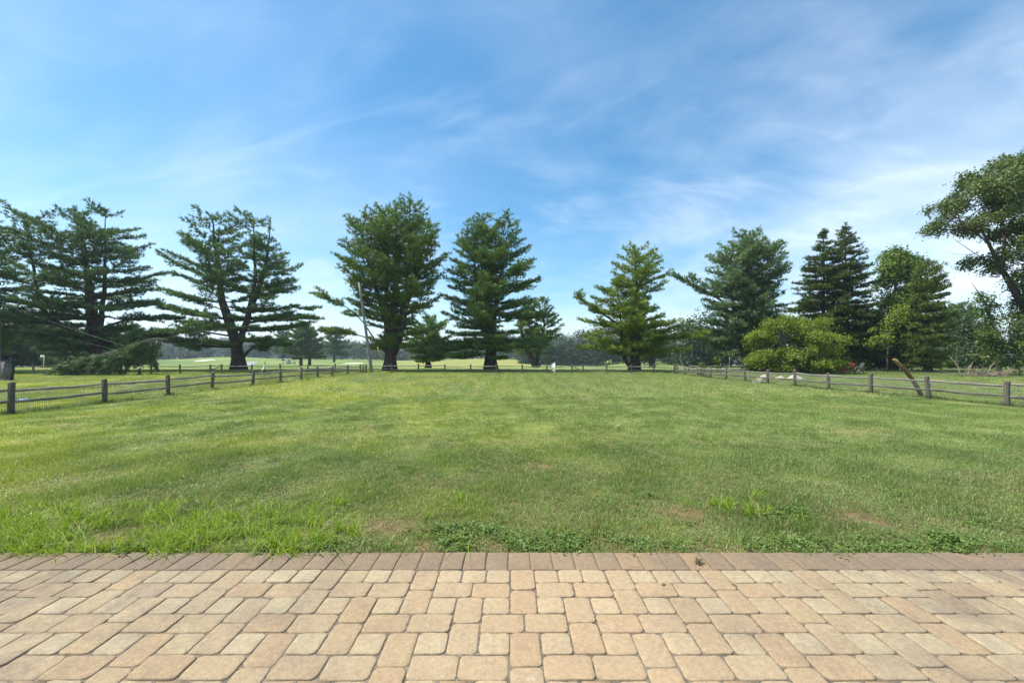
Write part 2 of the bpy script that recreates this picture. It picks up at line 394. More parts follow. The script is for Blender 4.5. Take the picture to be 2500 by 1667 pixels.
# ------------------------------------------------------------------ ground
def grid_axis(pts):
    out = []
    for (a, b, s) in pts: out += list(np.arange(a, b - 1e-6, s))
    return np.array(out + [pts[-1][1]])
def build_ground():
    xs = np.unique(np.concatenate([grid_axis([(-2200, -400, 60), (-400, -60, 8), (-60, -14, 2), (-14, 14, 0.5), (14, 60, 2), (60, 400, 8), (400, 2200, 60)]), [-7.0, -6.9, 6.9, 7.0]]))
    ys = np.unique(np.concatenate([grid_axis([(-60, -4, 8), (-4, 3, 1), (3.5, 16, 0.5), (16, 60, 1.5), (60, 450, 6), (450, 2200, 40)]), [3.19, 3.205, 3.22]]))
    X, Y = np.meshgrid(xs, ys); Z = tz(X, Y)
    V = np.stack([X, Y, Z], -1).reshape(-1, 3); nx, ny = len(xs), len(ys)
    i = np.arange(nx - 1)[None, :] + nx * np.arange(ny - 1)[:, None]
    Q = np.stack([i, i + 1, i + nx + 1, i + nx], -1).reshape(-1, 4)
    o = mesh_obj('ground', V, Q, M['ground'], None, True)
    tag(o, 'mown green lawn running out to the pale golf course', 'ground', kind='structure')
build_ground()

def terrain_patch(name, outline, mat, label, cat, lift=0.03):
    """flat-lying patch that follows the terrain"""
    P = np.array(outline); c = P.mean(0); V = []; n = len(P); rings = 4
    V.append([c[0], c[1], float(tz(*c)) + lift])
    for r in range(1, rings + 1):
        q = c + (P - c) * r / rings
        for a in q: V.append([a[0], a[1], float(tz(a[0], a[1])) + lift * (1 if r < rings else 0.2)])
    Fq = [[0, 1 + j, 1 + (j + 1) % n, 1 + (j + 1) % n] for j in range(n)]
    for r in range(rings - 1):
        for j in range(n):
            a = 1 + r * n; b = a + n; k = (j + 1) % n
            Fq.append([a + j, b + j, b + k, a + k])
    o = mesh_obj(name, np.array(V), np.array(Fq), mat, None, True)
    tag(o, label, cat, kind='structure'); return o
def blob(cx, cy, rx, ry, n=18, seed=0):
    r = np.random.default_rng(seed); a = np.arange(n) * 2 * np.pi / n
    k = 1 + 0.22 * np.sin(2 * a + r.uniform(0, 6)) + 0.14 * np.sin(3 * a + r.uniform(0, 6))
    return np.stack([cx + rx * k * np.cos(a), cy + ry * k * np.sin(a)], -1)
def at_ground(u, v):
    Y = 50.0
    for Yt in np.arange(50, 420, 0.5):
        x = (u - 1250) * Yt / F
        if HZ + (CH - float(tz(x, Yt))) * F / Yt <= v: Y = Yt; break
    return (u - 1250) * Y / F, Y
for i, (u, v, rx, ry, lb) in enumerate([(866, 887, 3.4, 9, 'pale sand bunker in the fairway left of the leaning pole'),
                                        (500, 880, 4.0, 8, 'narrow sand bunker in the green left of the forked pine'),
                                        (1728, 888, 2.6, 6, 'sand bunker behind the fence gate on the right')]):
    x, y = at_ground(u, v); terrain_patch('sand_bunker', blob(x, y, rx, ry, seed=i), M['bunker'], lb, 'bunker', 0.10)
(xa, ya), (xb, yb) = at_ground(604, 893), at_ground(613, 883)
terrain_patch('cart_path', [(xa - 1.6, ya), (xa + 1.6, ya), ((xa + xb) / 2 + 2.2, (ya + yb) / 2), (xb + 3.0, yb), (xb - 3.0, yb), ((xa + xb) / 2 - 2.4, (ya + yb) / 2)], M['path'],
              'grey cart path on the golf course right of the forked pine trunk', 'path', 0.10)

# ------------------------------------------------------------------ patio of pavers
PU = 0.169                                     # one paver unit
Y0 = F * CH / (1389.5 - HZ)                    # front of the border course
def paver_mesh(name, w, l, mat, seed, gap=0.004, chip=0.022):
    r = np.random.default_rng(seed)
    hw, hl = w / 2 - gap / 2, l / 2 - gap / 2
    c = chip
    base = []
    for sx, sy, order in ((1, 1, 0), (-1, 1, 1), (-1, -1, 0), (1, -1, 1)):
        k = c * r.uniform(0.75, 1.25)
        p = [(sx * hw, sy * (hl - k)), (sx * (hw - k * 0.3), sy * (hl - k * 0.3)), (sx * (hw - k), sy * hl)]
        if order: p = p[::-1]
        base += p
    base = np.array(base); base += r.uniform(-0.0022, 0.0022, base.shape)
    mids = []
    for i in range(len(base)):                 # a wavy point in each long side
        mids.append(base[i])
        nx = base[(i + 1) % len(base)]
        if np.linalg.norm(nx - base[i]) > 0.05:
            for t in (0.33, 0.67):
                q = base[i] * (1 - t) + nx * t; d = q / (np.linalg.norm(q) + 1e-9); mids.append(q + d * r.uniform(-0.0040, 0.0012))
    P = np.array(mids); n = len(P)
    def ring(s, z):
        d = P / np.maximum(np.abs(P).max(1), 1e-6)[:, None]
        ins = np.stack([np.sign(P[:, 0]) * np.minimum(np.abs(P[:, 0]), hw), np.sign(P[:, 1]) * np.minimum(np.abs(P[:, 1]), hl)], -1)
        q = ins * np.array([(hw - s) / hw, (hl - s) / hl]); return np.column_stack([q, np.full(n, z)])
    rings = [ring(0, -0.055), ring(0, -0.0060), ring(0.0025, -0.0022), ring(0.008, -0.0005), ring(0.03, 0.0)]
    V = np.vstack(rings + [np.array([[0, 0, 0.0004]])]); V[n:, 2] += r.uniform(-0.0006, 0.0006, len(V) - n)
    Q = []
    for k in range(len(rings) - 1):
        for j in range(n):
            m = (j + 1) % n; Q.append([k * n + j, k * n + m, (k + 1) * n + m, (k + 1) * n + j])
    ctr = len(V) - 1; k = len(rings) - 1
    Q += [[k * n + j, k * n + (j + 1) % n, ctr, ctr] for j in range(n)]
    return make_mesh(name, V, np.array(Q), mat, True)

def build_patio():
    root = empty('patio', (0, 0, 0)); tag(root, 'tan concrete paver patio with a darker border course along the grass', 'patio', kind='structure')
    YB = Y0 + 1.56 * PU
    bed = MB(); bed.box((0, (YB - 3.0) / 2 - 0.004, -0.075), (13.6, YB + 3.0 - 0.008, 0.134)); bed.build('joint_bed', M['sand'], root)
    var = {k: [paver_mesh('paver', w * PU, l * PU, M[m], s + 10 * i, chip=c) for s in range(5)]
           for i, (k, w, l, m, c) in enumerate((('s', 1, 1, 'paver_sq', 0.027), ('h', 1.5, 1, 'paver_re', 0.029), ('v', 1, 1.5, 'paver_re', 0.029), ('b', 0.985, 1.56, 'paver_bo', 0.009)))}
    items = []
    nc, nr = 40, 36
    for r in range(nr):
        for c in range(-nc, nc):
            if r % 2 == 1:
                ctr = 2 if r % 4 == 1 else 0
                if c % 4 == ctr:
                    items.append(('h', c + 0.5 - 0.75, r + 0.5)); items.append(('h', c + 0.5 + 0.75, r + 0.5))
            else:
                if c % 2 == 1: items.append(('s', c + 0.5, r + 0.5))
                elif c % 4 == 0 and r % 4 == 0 or c % 4 == 2 and r % 4 == 2:
                    items.append(('v', c + 0.5, r + 0.75)); items.append(('v', c + 0.5, r + 2.25))
                elif r == 0: items.append(('s', c + 0.5, 0.5))
    rr = np.random.default_rng(3)
    cells = []
    for k, x, r in items: cells.append((k, x * PU - 0.012, Y0 - r * PU))
    for i in range(-42, 42): cells.append(('b', (i + 0.5) * 0.985 * PU - 0.03, Y0 + 0.78 * PU))
    def vis(x, y): 
        if y < 1.86: return -1
        return 1.25 * y + 0.22 - abs(x)
    front = [c for c in cells if vis(c[1], c[2]) > 0 and abs(c[1]) < 6.6]; rest = [c for c in cells if vis(c[1], c[2]) <= 0 and abs(c[1]) < 6.7 and c[2] > -2.8]
    front.sort(key=lambda c: c[2])
    far = MB()
    for i, (k, x, y) in enumerate(front + rest):
        me = var[k][int(rr.integers(5))]; rz = rr.normal(0, 0.006); dz = float(np.clip(rr.normal(0, 0.0018), -0.0028, 0.004))
        flip = math.pi if rr.random() < 0.5 else 0
        if i < len(front):
            o = link_copy('paver', me, (x + rr.normal(0, 0.0012), y + rr.normal(0, 0.0012), dz), rz + flip, root)
            o.rotation_euler[0] = float(np.clip(rr.normal(0, 0.009), -0.015, 0.015)); o.rotation_euler[1] = float(np.clip(rr.normal(0, 0.009), -0.015, 0.015))
        else:
            w, l = {'s': (1, 1), 'h': (1.5, 1), 'v': (1, 1.5), 'b': (0.985, 1.56)}[k]
            far.box((x, y, -0.028 + dz), (w * PU - 0.010, l * PU - 0.010, 0.056), taper=0.97)
    far.build('paver_field', M['paver_re'], root, kind='stuff')
    print('pavers', len(front))
    return YB
YB = build_patio()
#PART2

# ------------------------------------------------------------------ split-rail fences
PH = 0.83
def post_mesh(seed, h=PH, w=0.125, d=0.105):
    r = np.random.default_rng(seed); hs = [-0.25, 0.0, 0.22, 0.45, 0.68, h - 0.03, h]
    mb = MB(); V = []
    prof = np.array([(-1, -0.7), (-0.7, -1), (0.7, -1), (1, -0.7), (1, 0.7), (0.7, 1), (-0.7, 1), (-1, 0.7)])
    for i, z in enumerate(hs):
        k = 1.0 + r.uniform(-0.07, 0.07) - (0.12 if i == len(hs) - 1 else 0)
        sh = r.uniform(-0.006, 0.006, 2)
        V.append(np.column_stack([prof[:, 0] * w / 2 * k + sh[0], prof[:, 1] * d / 2 * k + sh[1], np.full(8, z) + (r.uniform(-0.012, 0.012, 8) if i == len(hs) - 1 else 0)]))
    V = np.vstack(V + [np.array([[0, 0, h + 0.012]])]); Q = []
    for i in range(len(hs) - 1):
        for j in range(8): Q.append([i * 8 + j, i * 8 + (j + 1) % 8, (i + 1) * 8 + (j + 1) % 8, (i + 1) * 8 + j])
    t = (len(hs) - 1) * 8; Q += [[t + j, t + (j + 1) % 8, len(V) - 1, len(V) - 1] for j in range(8)]
    return make_mesh('post', V, np.array(Q), M['post'])
def rail_mesh(seed):
    """unit-length riven rail along x from 0 to 1"""
    r = np.random.default_rng(seed); mb = MB(); n = 9
    t = np.linspace(0, 1, n); sag = -0.018 * np.sin(np.pi * t) * r.uniform(0, 1.6)
    P = np.column_stack([t, np.cumsum(r.normal(0, 0.007, n)), sag + np.cumsum(r.normal(0, 0.008, n))])
    P[:, 1] -= np.linspace(P[0, 1], P[-1, 1], n); P[:, 2] -= np.linspace(P[0, 2], P[-1, 2], n)
    rad = np.full(n, 0.046) * (1 + r.uniform(-0.28, 0.22, n)); rad[0] *= 0.6; rad[-1] *= 0.6
    a = np.array([0.2, 1.0, 2.2, 3.3, 4.2, 5.3]); V = []
    for i in range(n):
        k = rad[i] * (1 + r.uniform(-0.14, 0.14, 6))
        V.append(np.column_stack([np.full(6, P[i, 0]), P[i, 1] + k * np.cos(a) * 0.8, P[i, 2] + k * np.sin(a)]))
    V = np.vstack(V); Q = [[i * 6 + j, i * 6 + (j + 1) % 6, (i + 1) * 6 + (j + 1) % 6, (i + 1) * 6 + j] for i in range(n - 1) for j in range(6)]
    Q += [[0, 2, 1, 1], [0, 4, 3, 2], [0, 5, 4, 4]]
    e = (n - 1) * 6; Q += [[e, e + 1, e + 2, e + 2], [e, e + 2, e + 3, e + 4], [e, e + 4, e + 5, e + 5]]
    return make_mesh('rail', V, np.array(Q), M['rail'])
POSTS = [post_mesh(s) for s in range(6)]; RAILS = [rail_mesh(40 + s) for s in range(8)]
frng = np.random.default_rng(11)
def put_rail(root, a, b, za, zb):
    a = np.array(a); b = np.array(b); d = b - a; ln = np.linalg.norm(d)
    o = link_copy('rail', RAILS[int(frng.integers(8))], (a[0], a[1], za), math.atan2(d[1], d[0]), root, (ln, 1, 1))
    o.rotation_euler[1] = -math.atan2(zb - za, ln)
def split_fence(label, pts, mesh=False, skip=(), group=None, hs=(0.335, 0.64), scale=1.0, pr=True):
    root = empty('split_rail_fence', (0, 0, 0)); tag(root, label, 'fence', group)
    pts = [np.array(p, float) for p in pts]
    for i, p in enumerate(pts):
        d = pts[min(i + 1, len(pts) - 1)] - pts[max(i - 1, 0)]
        o = link_copy('post', POSTS[int(frng.integers(6))], (p[0], p[1], float(tz(p[0], p[1])) + frng.normal(-0.01, 0.03)), math.atan2(d[1], d[0]) + frng.normal(0, 0.06), root, (scale, scale, scale))
        o.rotation_euler[0] = frng.normal(0, 0.03); o.rotation_euler[1] = frng.normal(0, 0.04)
        if i + 1 < len(pts) and i not in skip:
            q = pts[i + 1]; e = (q - p) / np.linalg.norm(q - p)
            for h in hs:
                s1, s2 = frng.normal(0, 0.024, 2)
                put_rail(root, p - e * 0.07, q + e * 0.07, float(tz(*p)) + h * scale + s1, float(tz(*q)) + h * scale + s2)
    if mesh:
        mb = MB()
        for p, q in zip(pts[:-1], pts[1:]):
            e = (q - p); ln = np.linalg.norm(e); e = e / ln; nrm = np.array([-e[1], e[0]]) * mesh
            zz = float(tz(*p)); n = int(ln / 0.055)
            for k in range(n + 1):
                c = p + e * (k * ln / n) + nrm * 0.075; z0 = float(tz(*c))
                mb.box((c[0], c[1], z0 + 0.33), (0.0042, 0.0042, 0.68))
            for k in range(12):
                z = 0.02 + k * 0.055
                c = (p + q) / 2 + nrm * 0.0755
                rot = np.array([[e[0], -e[1], 0], [e[1], e[0], 0], [0, 0, 1]])
                mb.box((c[0], c[1], (float(tz(*p)) + float(tz(*q))) / 2 + z), (ln, 0.0035, 0.0035), rot)
        mb.build('wire_mesh', M['wire'], root, kind='stuff')
    return root

LV = [1005.8, 980.3, 963, 950.5, 939.5, 932, 926, 921.6, 917.7, 913.2, 909]
left_pts = [(-13.72, 8.75), ] + [(-13.72 + 0.03 * ((i * 7) % 3 - 1), F * CH / (v - HZ)) for i, v in enumerate(LV)]
split_fence('grey split-rail fence with wire mesh along the left side of the lawn', left_pts, mesh=-1)
LC = left_pts[-1]
right_px = [(2459, 987), (2267, 970.5), (2126.5, 957.5), (2023, 949), (1941, 940), (1874, 935), (1819, 930), (1773, 926), (1734, 921.6), (1703, 918), (1672, 914.5), (1650, 912.5)]
right_pts = [(gx(u, F * CH / (v - HZ))[0], F * CH / (v - HZ)) for u, v in right_px]
right_pts = [(16.3, 10.6)] + right_pts
split_fence('silvery split-rail fence with wire mesh along the right side of the lawn', right_pts, mesh=1)
RC = right_pts[-1]
# far fence between the two corners, with a narrow gate bay left of the right-hand half
def lerp(a, b, t): return (a[0] * (1 - t) + b[0] * t, a[1] * (1 - t) + b[1] * t)
def on_far(u):                                # far fence line, found by image column
    A, B = np.array(LC) + [0.25, 0.1], np.array(RC) + [-0.2, 0.15]; k = (u - 1250) / F
    t = (k * A[1] - A[0]) / ((B[0] - A[0]) - k * (B[1] - A[1])); return lerp(A, B, t)
far_a = [on_far(u) for u in (893, 957, 1021, 1086, 1150, 1212, 1275, 1335, 1396)]
far_b = [on_far(u) for u in (1422, 1481, 1541, 1596, 1646)]
split_fence('dark split-rail fence across the far end of the lawn below the centre pines', far_a)
split_fence('split-rail fence bay behind the lawn under the pine right of the white sign', far_b)
def gate(label, a, b, dirn=1):
    root = empty('fence_gate', (0, 0, 0)); tag(root, label, 'gate')
    a = np.array(a); b = np.array(b); e = (b - a) / np.linalg.norm(b - a); a = a + e * 0.10; b = b - e * 0.10
    z = float(tz(*a))
    put_rail(root, a, b, z + 0.66, z + 0.66); put_rail(root, a, b, z + 0.32, z + 0.32)
    if dirn > 0: put_rail(root, a, b, z + 0.60, z + 0.36)
    else: put_rail(root, a, b, z + 0.36, z + 0.60)
    for n, o in zip(('top_bar', 'bottom_bar', 'brace'), root.children): o.name = n
gate('narrow gate with a diagonal brace just right of the white sign', far_a[-1], far_b[0])
gl1, gl2 = gx(514, 36.6)[:2], gx(541, 36.7)[:2]
fl_a = [gx(u, 34.4 + (u + 60) / 600 * 2.2)[:2] for u in (-62, 10, 82, 152, 225, 297, 369, 440, 514)]
fl_b = [gl2] + [gx(u, 36.7 + (u - 541) / 350 * 1.2)[:2] for u in (614, 684, 751, 818)] + [np.array(LC) + [-0.3, 0.12]]
split_fence('split-rail fence behind the left paddock under the dark pines', fl_a)
split_fence('split-rail fence behind the left paddock from the gate to the leaning pole', fl_b)
gate('narrow gate with a diagonal brace left of the forked pine trunk', gl1, gl2, -1)
fr = [np.array(RC) + [0.3, 0.35]] + [gx(u, Y)[:2] for u, Y in ((1681, 38.6), (1709, 36.5), (1760, 37.4), (1818, 38.3), (1877, 39.2), (1936, 40.2))]
split_fence('split-rail fence behind the right corner running towards the yellow-green shrub', fr, skip=(0,))

def mesh_fence():
    root = empty('garden_netting_fence', (0, 0, 0)); tag(root, 'low dark netting fence on thin stakes in front of the dark spruces', 'fence')
    P = [gx(u, Y)[:2] for u, Y in ((1878, 37.5), (1960, 36.6), (2050, 35.4), (2140, 34.0), (2230, 32.8), (2320, 31.6), (2410, 30.4), (2520, 29.0), (2640, 27.8))]
    r = np.random.default_rng(5); nb = MB()
    for i, p in enumerate(P):
        z = float(tz(*p)); st = MB(); st.tube([(p[0], p[1], z - 0.2), (p[0], p[1], z + 0.62)], 0.014, 5); st.build('stake', M['dkmetal'], root)
    for p, q in zip(P[:-1], P[1:]):
        n = 16
        for k in range(7):
            t = np.linspace(0, 1, 9); base = p[None] * (1 - t)[:, None] + q[None] * t[:, None]
            z = tz(base[:, 0], base[:, 1]) + 0.05 + k * 0.085 - 0.05 * np.sin(np.pi * t) * (k / 6) + 0.01 * np.sin(t * 13 + k)
            nb.tube(np.column_stack([base, z]), 0.006, 3, False)
        for k in range(30):
            t = k / 30; b = p * (1 - t) + q * t; z = float(tz(*b))
            nb.tube([(b[0], b[1], z + 0.03), (b[0], b[1], z + 0.56 - 0.05 * math.sin(math.pi * t))], 0.005, 3, False)
    nb.build('netting', M['dkmetal'], root, kind='stuff')
mesh_fence()

# ------------------------------------------------------------------ grass blades (uncountable: one object per kind of growth)
def blades(n, rad, h0, h1, w, lean, seg2=True, r=None, square=False):
    r = r or rng
    if square: xy = r.uniform(-rad, rad, (n, 2))
    else:
        a = r.uniform(0, 2 * np.pi, n); q = rad * np.sqrt(r.random(n)); xy = np.column_stack([q * np.cos(a), q * np.sin(a)])
    B = np.column_stack([xy, np.full(n, -0.012)]); az = r.uniform(0, 2 * np.pi, n); h = r.uniform(h0, h1, n)
    D = np.column_stack([np.cos(az), np.sin(az), np.zeros(n)]); ln = h * np.abs(r.normal(0, lean, n) + lean * 0.4)
    wa = az + np.pi / 2 + r.normal(0, 0.5, n); W = np.column_stack([np.cos(wa), np.sin(wa), np.zeros(n)]) * (w * r.uniform(0.6, 1.3, n))[:, None] / 2
    up = np.array([0, 0, 1.0])
    tip = B + D * ln[:, None] + up * (h * np.clip(1 - 0.25 * (ln / h) ** 2, 0.35, 1))[:, None]
    if seg2:
        mid = B + D * (ln * 0.32)[:, None] + up * (h * 0.58)[:, None]
        V = np.stack([B - W, B + W, mid + W * 0.8, mid - W * 0.8, tip], 1).reshape(-1, 3); i = np.arange(n)[:, None] * 5
        Q = np.vstack([i + [0, 1, 2, 3], i + [3, 2, 4, 4]])
    else:
        V = np.stack([B - W, B + W, tip], 1).reshape(-1, 3); i = np.arange(n)[:, None] * 3; Q = i + np.array([0, 1, 2, 2])
    return V, Q
def leaflets(n, rad, h0, h1, size, r):
    """small broad leaves lying in layers (clover and chickweed)"""
    a = r.uniform(0, 2 * np.pi, n); q = rad * np.sqrt(r.random(n)); C = np.column_stack([q * np.cos(a), q * np.sin(a), r.uniform(h0, h1, n)])
    az = r.uniform(0, 2 * np.pi, n); el = r.normal(0.15, 0.35, n)
    D = np.column_stack([np.cos(az) * np.cos(el), np.sin(az) * np.cos(el), np.sin(el)]); W = np.column_stack([-np.sin(az), np.cos(az), r.normal(0, 0.3, n)])
    s = size * r.uniform(0.6, 1.3, n)[:, None]
    V = np.stack([C, C + D * s * 0.5 + W * s * 0.30, C + D * s, C + D * s * 0.5 - W * s * 0.30], 1).reshape(-1, 3); i = np.arange(n)[:, None] * 4
    return V, i + np.array([0, 1, 2, 3])

def scatter(name, label, variants, pts, rot, scl, idx, mat, cat='grass'):
    """one object: its mesh holds a few tuft patterns and the loose points where geometry nodes repeat them"""
    Vs, Qs, vid = [], [], []; n0 = 0
    for k, (V, Q) in enumerate(variants):
        Vs.append(V); Qs.append(Q + n0); vid += [k + 1] * len(V); n0 += len(V)
    np_ = len(pts); Vs.append(np.asarray(pts)); vid += [0] * np_
    V = np.vstack(Vs); Q = np.vstack(Qs); o = mesh_obj(name, V, Q, mat)
    me = o.data; nv = len(me.vertices)
    a = me.attributes.new('vid', 'INT', 'POINT'); a.data.foreach_set('value', np.array(vid, np.int32))
    ri = np.zeros((nv, 3), np.float32); ri[-np_:] = rot
    a = me.attributes.new('rot', 'FLOAT_VECTOR', 'POINT'); a.data.foreach_set('vector', ri.ravel())
    si = np.ones((nv, 3), np.float32); si[-np_:] = scl
    a = me.attributes.new('scl', 'FLOAT_VECTOR', 'POINT'); a.data.foreach_set('vector', si.ravel())
    ii = np.zeros(nv, np.int32); ii[-np_:] = idx
    a = me.attributes.new('pick', 'INT', 'POINT'); a.data.foreach_set('value', ii)
    ng = bpy.data.node_groups.new(name, 'GeometryNodeTree')
    ng.interface.new_socket('Geometry', in_out='INPUT', socket_type='NodeSocketGeometry'); ng.interface.new_socket('Geometry', in_out='OUTPUT', socket_type='NodeSocketGeometry')
    N, L = ng.nodes.new, ng.links.new; gi, go = N('NodeGroupInput'), N('NodeGroupOutput')
    def attr(nm, t):
        x = N('GeometryNodeInputNamedAttribute'); x.data_type = t; x.inputs[0].default_value = nm; return x.outputs[0]
    va = attr('vid', 'INT')
    def sep(k):
        c = N('FunctionNodeCompare'); c.data_type = 'INT'; c.operation = 'EQUAL'; L(va, c.inputs[2]); c.inputs[3].default_value = k
        s = N('GeometryNodeSeparateGeometry'); s.domain = 'POINT'; L(gi.outputs[0], s.inputs[0]); L(c.outputs[0], s.inputs[1]); return s.outputs[0]
    g2i = N('GeometryNodeGeometryToInstance')
    for k in range(len(variants)): L(sep(k + 1), g2i.inputs[0])
    iop = N('GeometryNodeInstanceOnPoints'); L(sep(0), iop.inputs['Points']); L(g2i.outputs[0], iop.inputs['Instance'])
    iop.inputs['Pick Instance'].default_value = True; L(attr('pick', 'INT'), iop.inputs['Instance Index'])
    e2r = N('FunctionNodeEulerToRotation'); L(attr('rot', 'FLOAT_VECTOR'), e2r.inputs[0]); L(e2r.outputs[0], iop.inputs['Rotation'])
    L(attr('scl', 'FLOAT_VECTOR'), iop.inputs['Scale'])
    L(iop.outputs[0], go.inputs[0])
    md = o.modifiers.new('scatter', 'NODES'); md.node_group = ng
    tag(o, label, cat, kind='stuff'); return o

def vnoise(x, y, s, seed=0):                    # cheap smooth noise 0..1
    r = np.random.default_rng(seed); out = 0
    for k in range(5):
        a, p = r.uniform(0, 6.28), r.uniform(0, 6.28); f = s * r.uniform(0.6, 1.9)
        out = out + np.sin((x * np.cos(a) + y * np.sin(a)) * f + p + 0.8 * np.sin((y * np.cos(a) - x * np.sin(a)) * f * 0.7 + p * 2))
    return 0.5 + out / 7
def jgrid(x0, x1, y0, y1, s, r):
    X, Y = np.meshgrid(np.arange(x0, x1, s), np.arange(y0, y1, s)); n = X.size
    return np.column_stack([X.ravel() + r.uniform(-s * .6, s * .6, n), Y.ravel() + r.uniform(-s * .6, s * .6, n)])
BARE = [(-4.05, 3.78, 0.26, 0.16), (-3.45, 3.52, 0.28, 0.20), (-2.35, 3.40, 0.12, 0.09), (-0.78, 3.38, 0.24, 0.10), (-0.13, 3.38, 0.16, 0.13), (1.72, 3.38, 0.16, 0.11), (1.75, 4.15, 0.30, 0.20), (3.3, 4.0, 0.35, 0.16), (0.35, 5.8, 0.3, 0.25), (-1.1, 3.75, 0.25, 0.18)]
def bare(x, y):
    b = np.zeros(len(x))
    for cx, cy, rx, ry in BARE: b = np.maximum(b, np.exp(-(((x - cx) / rx) ** 2 + ((y - cy) / ry) ** 2) * 1.2))
    return b
# patches of broad-leaved weeds along the edge
WEED = [(-0.35, 3.62, 0.52, 0.30), (0.25, 3.50, 0.75, 0.20), (0.95, 3.42, 0.55, 0.14), (-1.15, 3.36, 0.40, 0.06), (1.55, 3.40, 0.35, 0.10), (2.45, 3.40, 0.8, 0.12), (3.45, 3.45, 0.9, 0.17), (2.7, 4.1, 0.4, 0.18)]
def weed(x, y):
    b = np.zeros(len(x))
    for cx, cy, rx, ry in WEED: b = np.maximum(b, np.exp(-(((x - cx) / rx) ** 2 + ((y - cy) / ry) ** 2) * 1.1))
    return b
def build_grass():
    r = np.random.default_rng(21)
    near = [blades(60, 0.085, 0.035, 0.075, 0.0042, 0.75, True, r) for _ in range(5)]
    mid = [blades(70, 0.15, 0.035, 0.070, 0.0075, 0.75, False, r) for _ in range(5)]
    farv = [blades(90, 0.34, 0.035, 0.065, 0.018, 0.7, False, r) for _ in range(5)]
    def pack(p, extra=1.0, lanes=True):
        n = len(p); z = tz(p[:, 0], p[:, 1])
        lane = np.sign(np.sin(p[:, 0] * 2 * np.pi / 1.15 + 0.25 * np.sin(p[:, 1] * 0.3)))
        amt = smooth(9, 20, p[:, 1]) * (np.abs(p[:, 0]) < 13.4) * (p[:, 1] < 36) * lanes
        rot = np.column_stack([lane * amt * 0.45 + r.normal(0, 0.05, n), r.normal(0, 0.08, n), np.where(amt > 0.4, r.choice([0, np.pi], n) * 0, r.uniform(0, 6.28, n))])
        h = (0.45 + 1.1 * vnoise(p[:, 0], p[:, 1], 2.3, 4)) * r.uniform(0.85, 1.15, n) * extra
        return np.column_stack([p, z]), rot, np.column_stack([np.full(n, 1.0), np.full(n, 1.0), h]), r.integers(0, 5, n)
    p = jgrid(-9.5, 9.5, YB - 0.02, 7.6, 0.085, r); p = p[np.abs(p[:, 0]) < 1.27 * p[:, 1] + 0.9]; p = p[p[:, 1] > YB - 0.015 + 0.03 * vnoise(p[:, 0], p[:, 1] * 0, 9.0, 5)]
    keep = r.random(len(p)) > np.clip(bare(p[:, 0], p[:, 1]) * 1.25, 0, 0.72); p = p[keep]
    keep = r.random(len(p)) > np.clip((weed(p[:, 0], p[:, 1]) - 0.35) * 1.6, 0, 0.72); p = p[keep]
    keep = r.random(len(p)) > smooth(6.6, 7.6, p[:, 1]); p = p[keep]
    scatter('lawn_grass', 'short mown grass blades nearest the patio edge', near, *pack(p, 0.92), M['grass']); n1 = len(p)
    p = jgrid(-22, 22, 6.4, 16.5, 0.15, r); p = p[np.abs(p[:, 0]) < 1.3 * p[:, 1] + 1.0]
    keep = (r.random(len(p)) < smooth(6.4, 7.4, p[:, 1])) & (r.random(len(p)) > smooth(14.5, 16.5, p[:, 1])); p = p[keep]
    scatter('lawn_grass', 'short mown grass in the middle of the lawn', mid, *pack(p, 0.95), M['grass']); n2 = len(p)
    p = jgrid(-60, 60, 14.2, 50, 0.36, r); p = p[np.abs(p[:, 0]) < 1.28 * p[:, 1] + 1.5]
    keep = (r.random(len(p)) < smooth(14.2, 16.2, p[:, 1])) & (r.random(len(p)) > smooth(44, 50, p[:, 1])); p = p[keep]
    scatter('lawn_grass', 'short grass on the far lawn and the paddocks beside it', farv, *pack(p, 1.0), M['grass']); print('grass', n1, n2, len(p))
    # long bright blades by the patio, left, and one tuft right of centre
    tall = [blades(22, 0.06, 0.09, 0.21, 0.0070, 0.85, True, r) for _ in range(5)]
    p = jgrid(-5.2, -1.0, YB - 0.01, 5.0, 0.075, r)
    dens = np.clip(1.15 - (p[:, 1] - YB) / 1.0, 0, 1) * smooth(-1.15, -1.9, p[:, 0]) * (0.25 + 0.9 * vnoise(p[:, 0], p[:, 1], 3.1, 9))
    p = p[r.random(len(p)) < dens * (1 - np.clip(bare(p[:, 0], p[:, 1]) * 1.3, 0, 1))]
    q = jgrid(1.6, 3.2, 3.75, 4.7, 0.085, r); q = q[r.random(len(q)) < 0.24 * np.exp(-(((q[:, 0] - 2.3) / 0.45) ** 2 + ((q[:, 1] - 4.25) / 0.22) ** 2))]
    s_ = np.column_stack([r.uniform(-5.5, 0.0, 10), r.uniform(YB + 0.05, 4.6, 10)])
    p = np.vstack([p, q, s_]); n = len(p)
    scatter('tall_grass', 'long bright green grass blades leaning over the patio edge', tall, np.column_stack([p, tz(p[:, 0], p[:, 1])]), np.column_stack([r.normal(0, 0.12, n), r.normal(0, 0.12, n), r.uniform(0, 6.28, n)]),
            np.column_stack([np.ones(n), np.ones(n), r.uniform(0.6, 1.1, n)]), r.integers(0, 5, n), M['tallgrass'])
    # broad-leaved weeds
    wv = [leaflets(int(34 + 12 * k), 0.12, 0.005, 0.030 + 0.011 * k, 0.015 + 0.0042 * k, r) for k in range(5)]
    p = jgrid(-5, 5, YB - 0.01, 6.5, 0.07, r)
    d = np.clip(weed(p[:, 0], p[:, 1]) * 1.5 - 0.45, 0, 1) * np.clip(0.35 + 1.3 * vnoise(p[:, 0], p[:, 1], 6.5, 77), 0, 1) + 0.12 * (p[:, 1] < YB + 0.16) + 0.012
    p = p[r.random(len(p)) < d * (1 - np.clip(bare(p[:, 0], p[:, 1]) * 1.4, 0, 1))]; n = len(p)
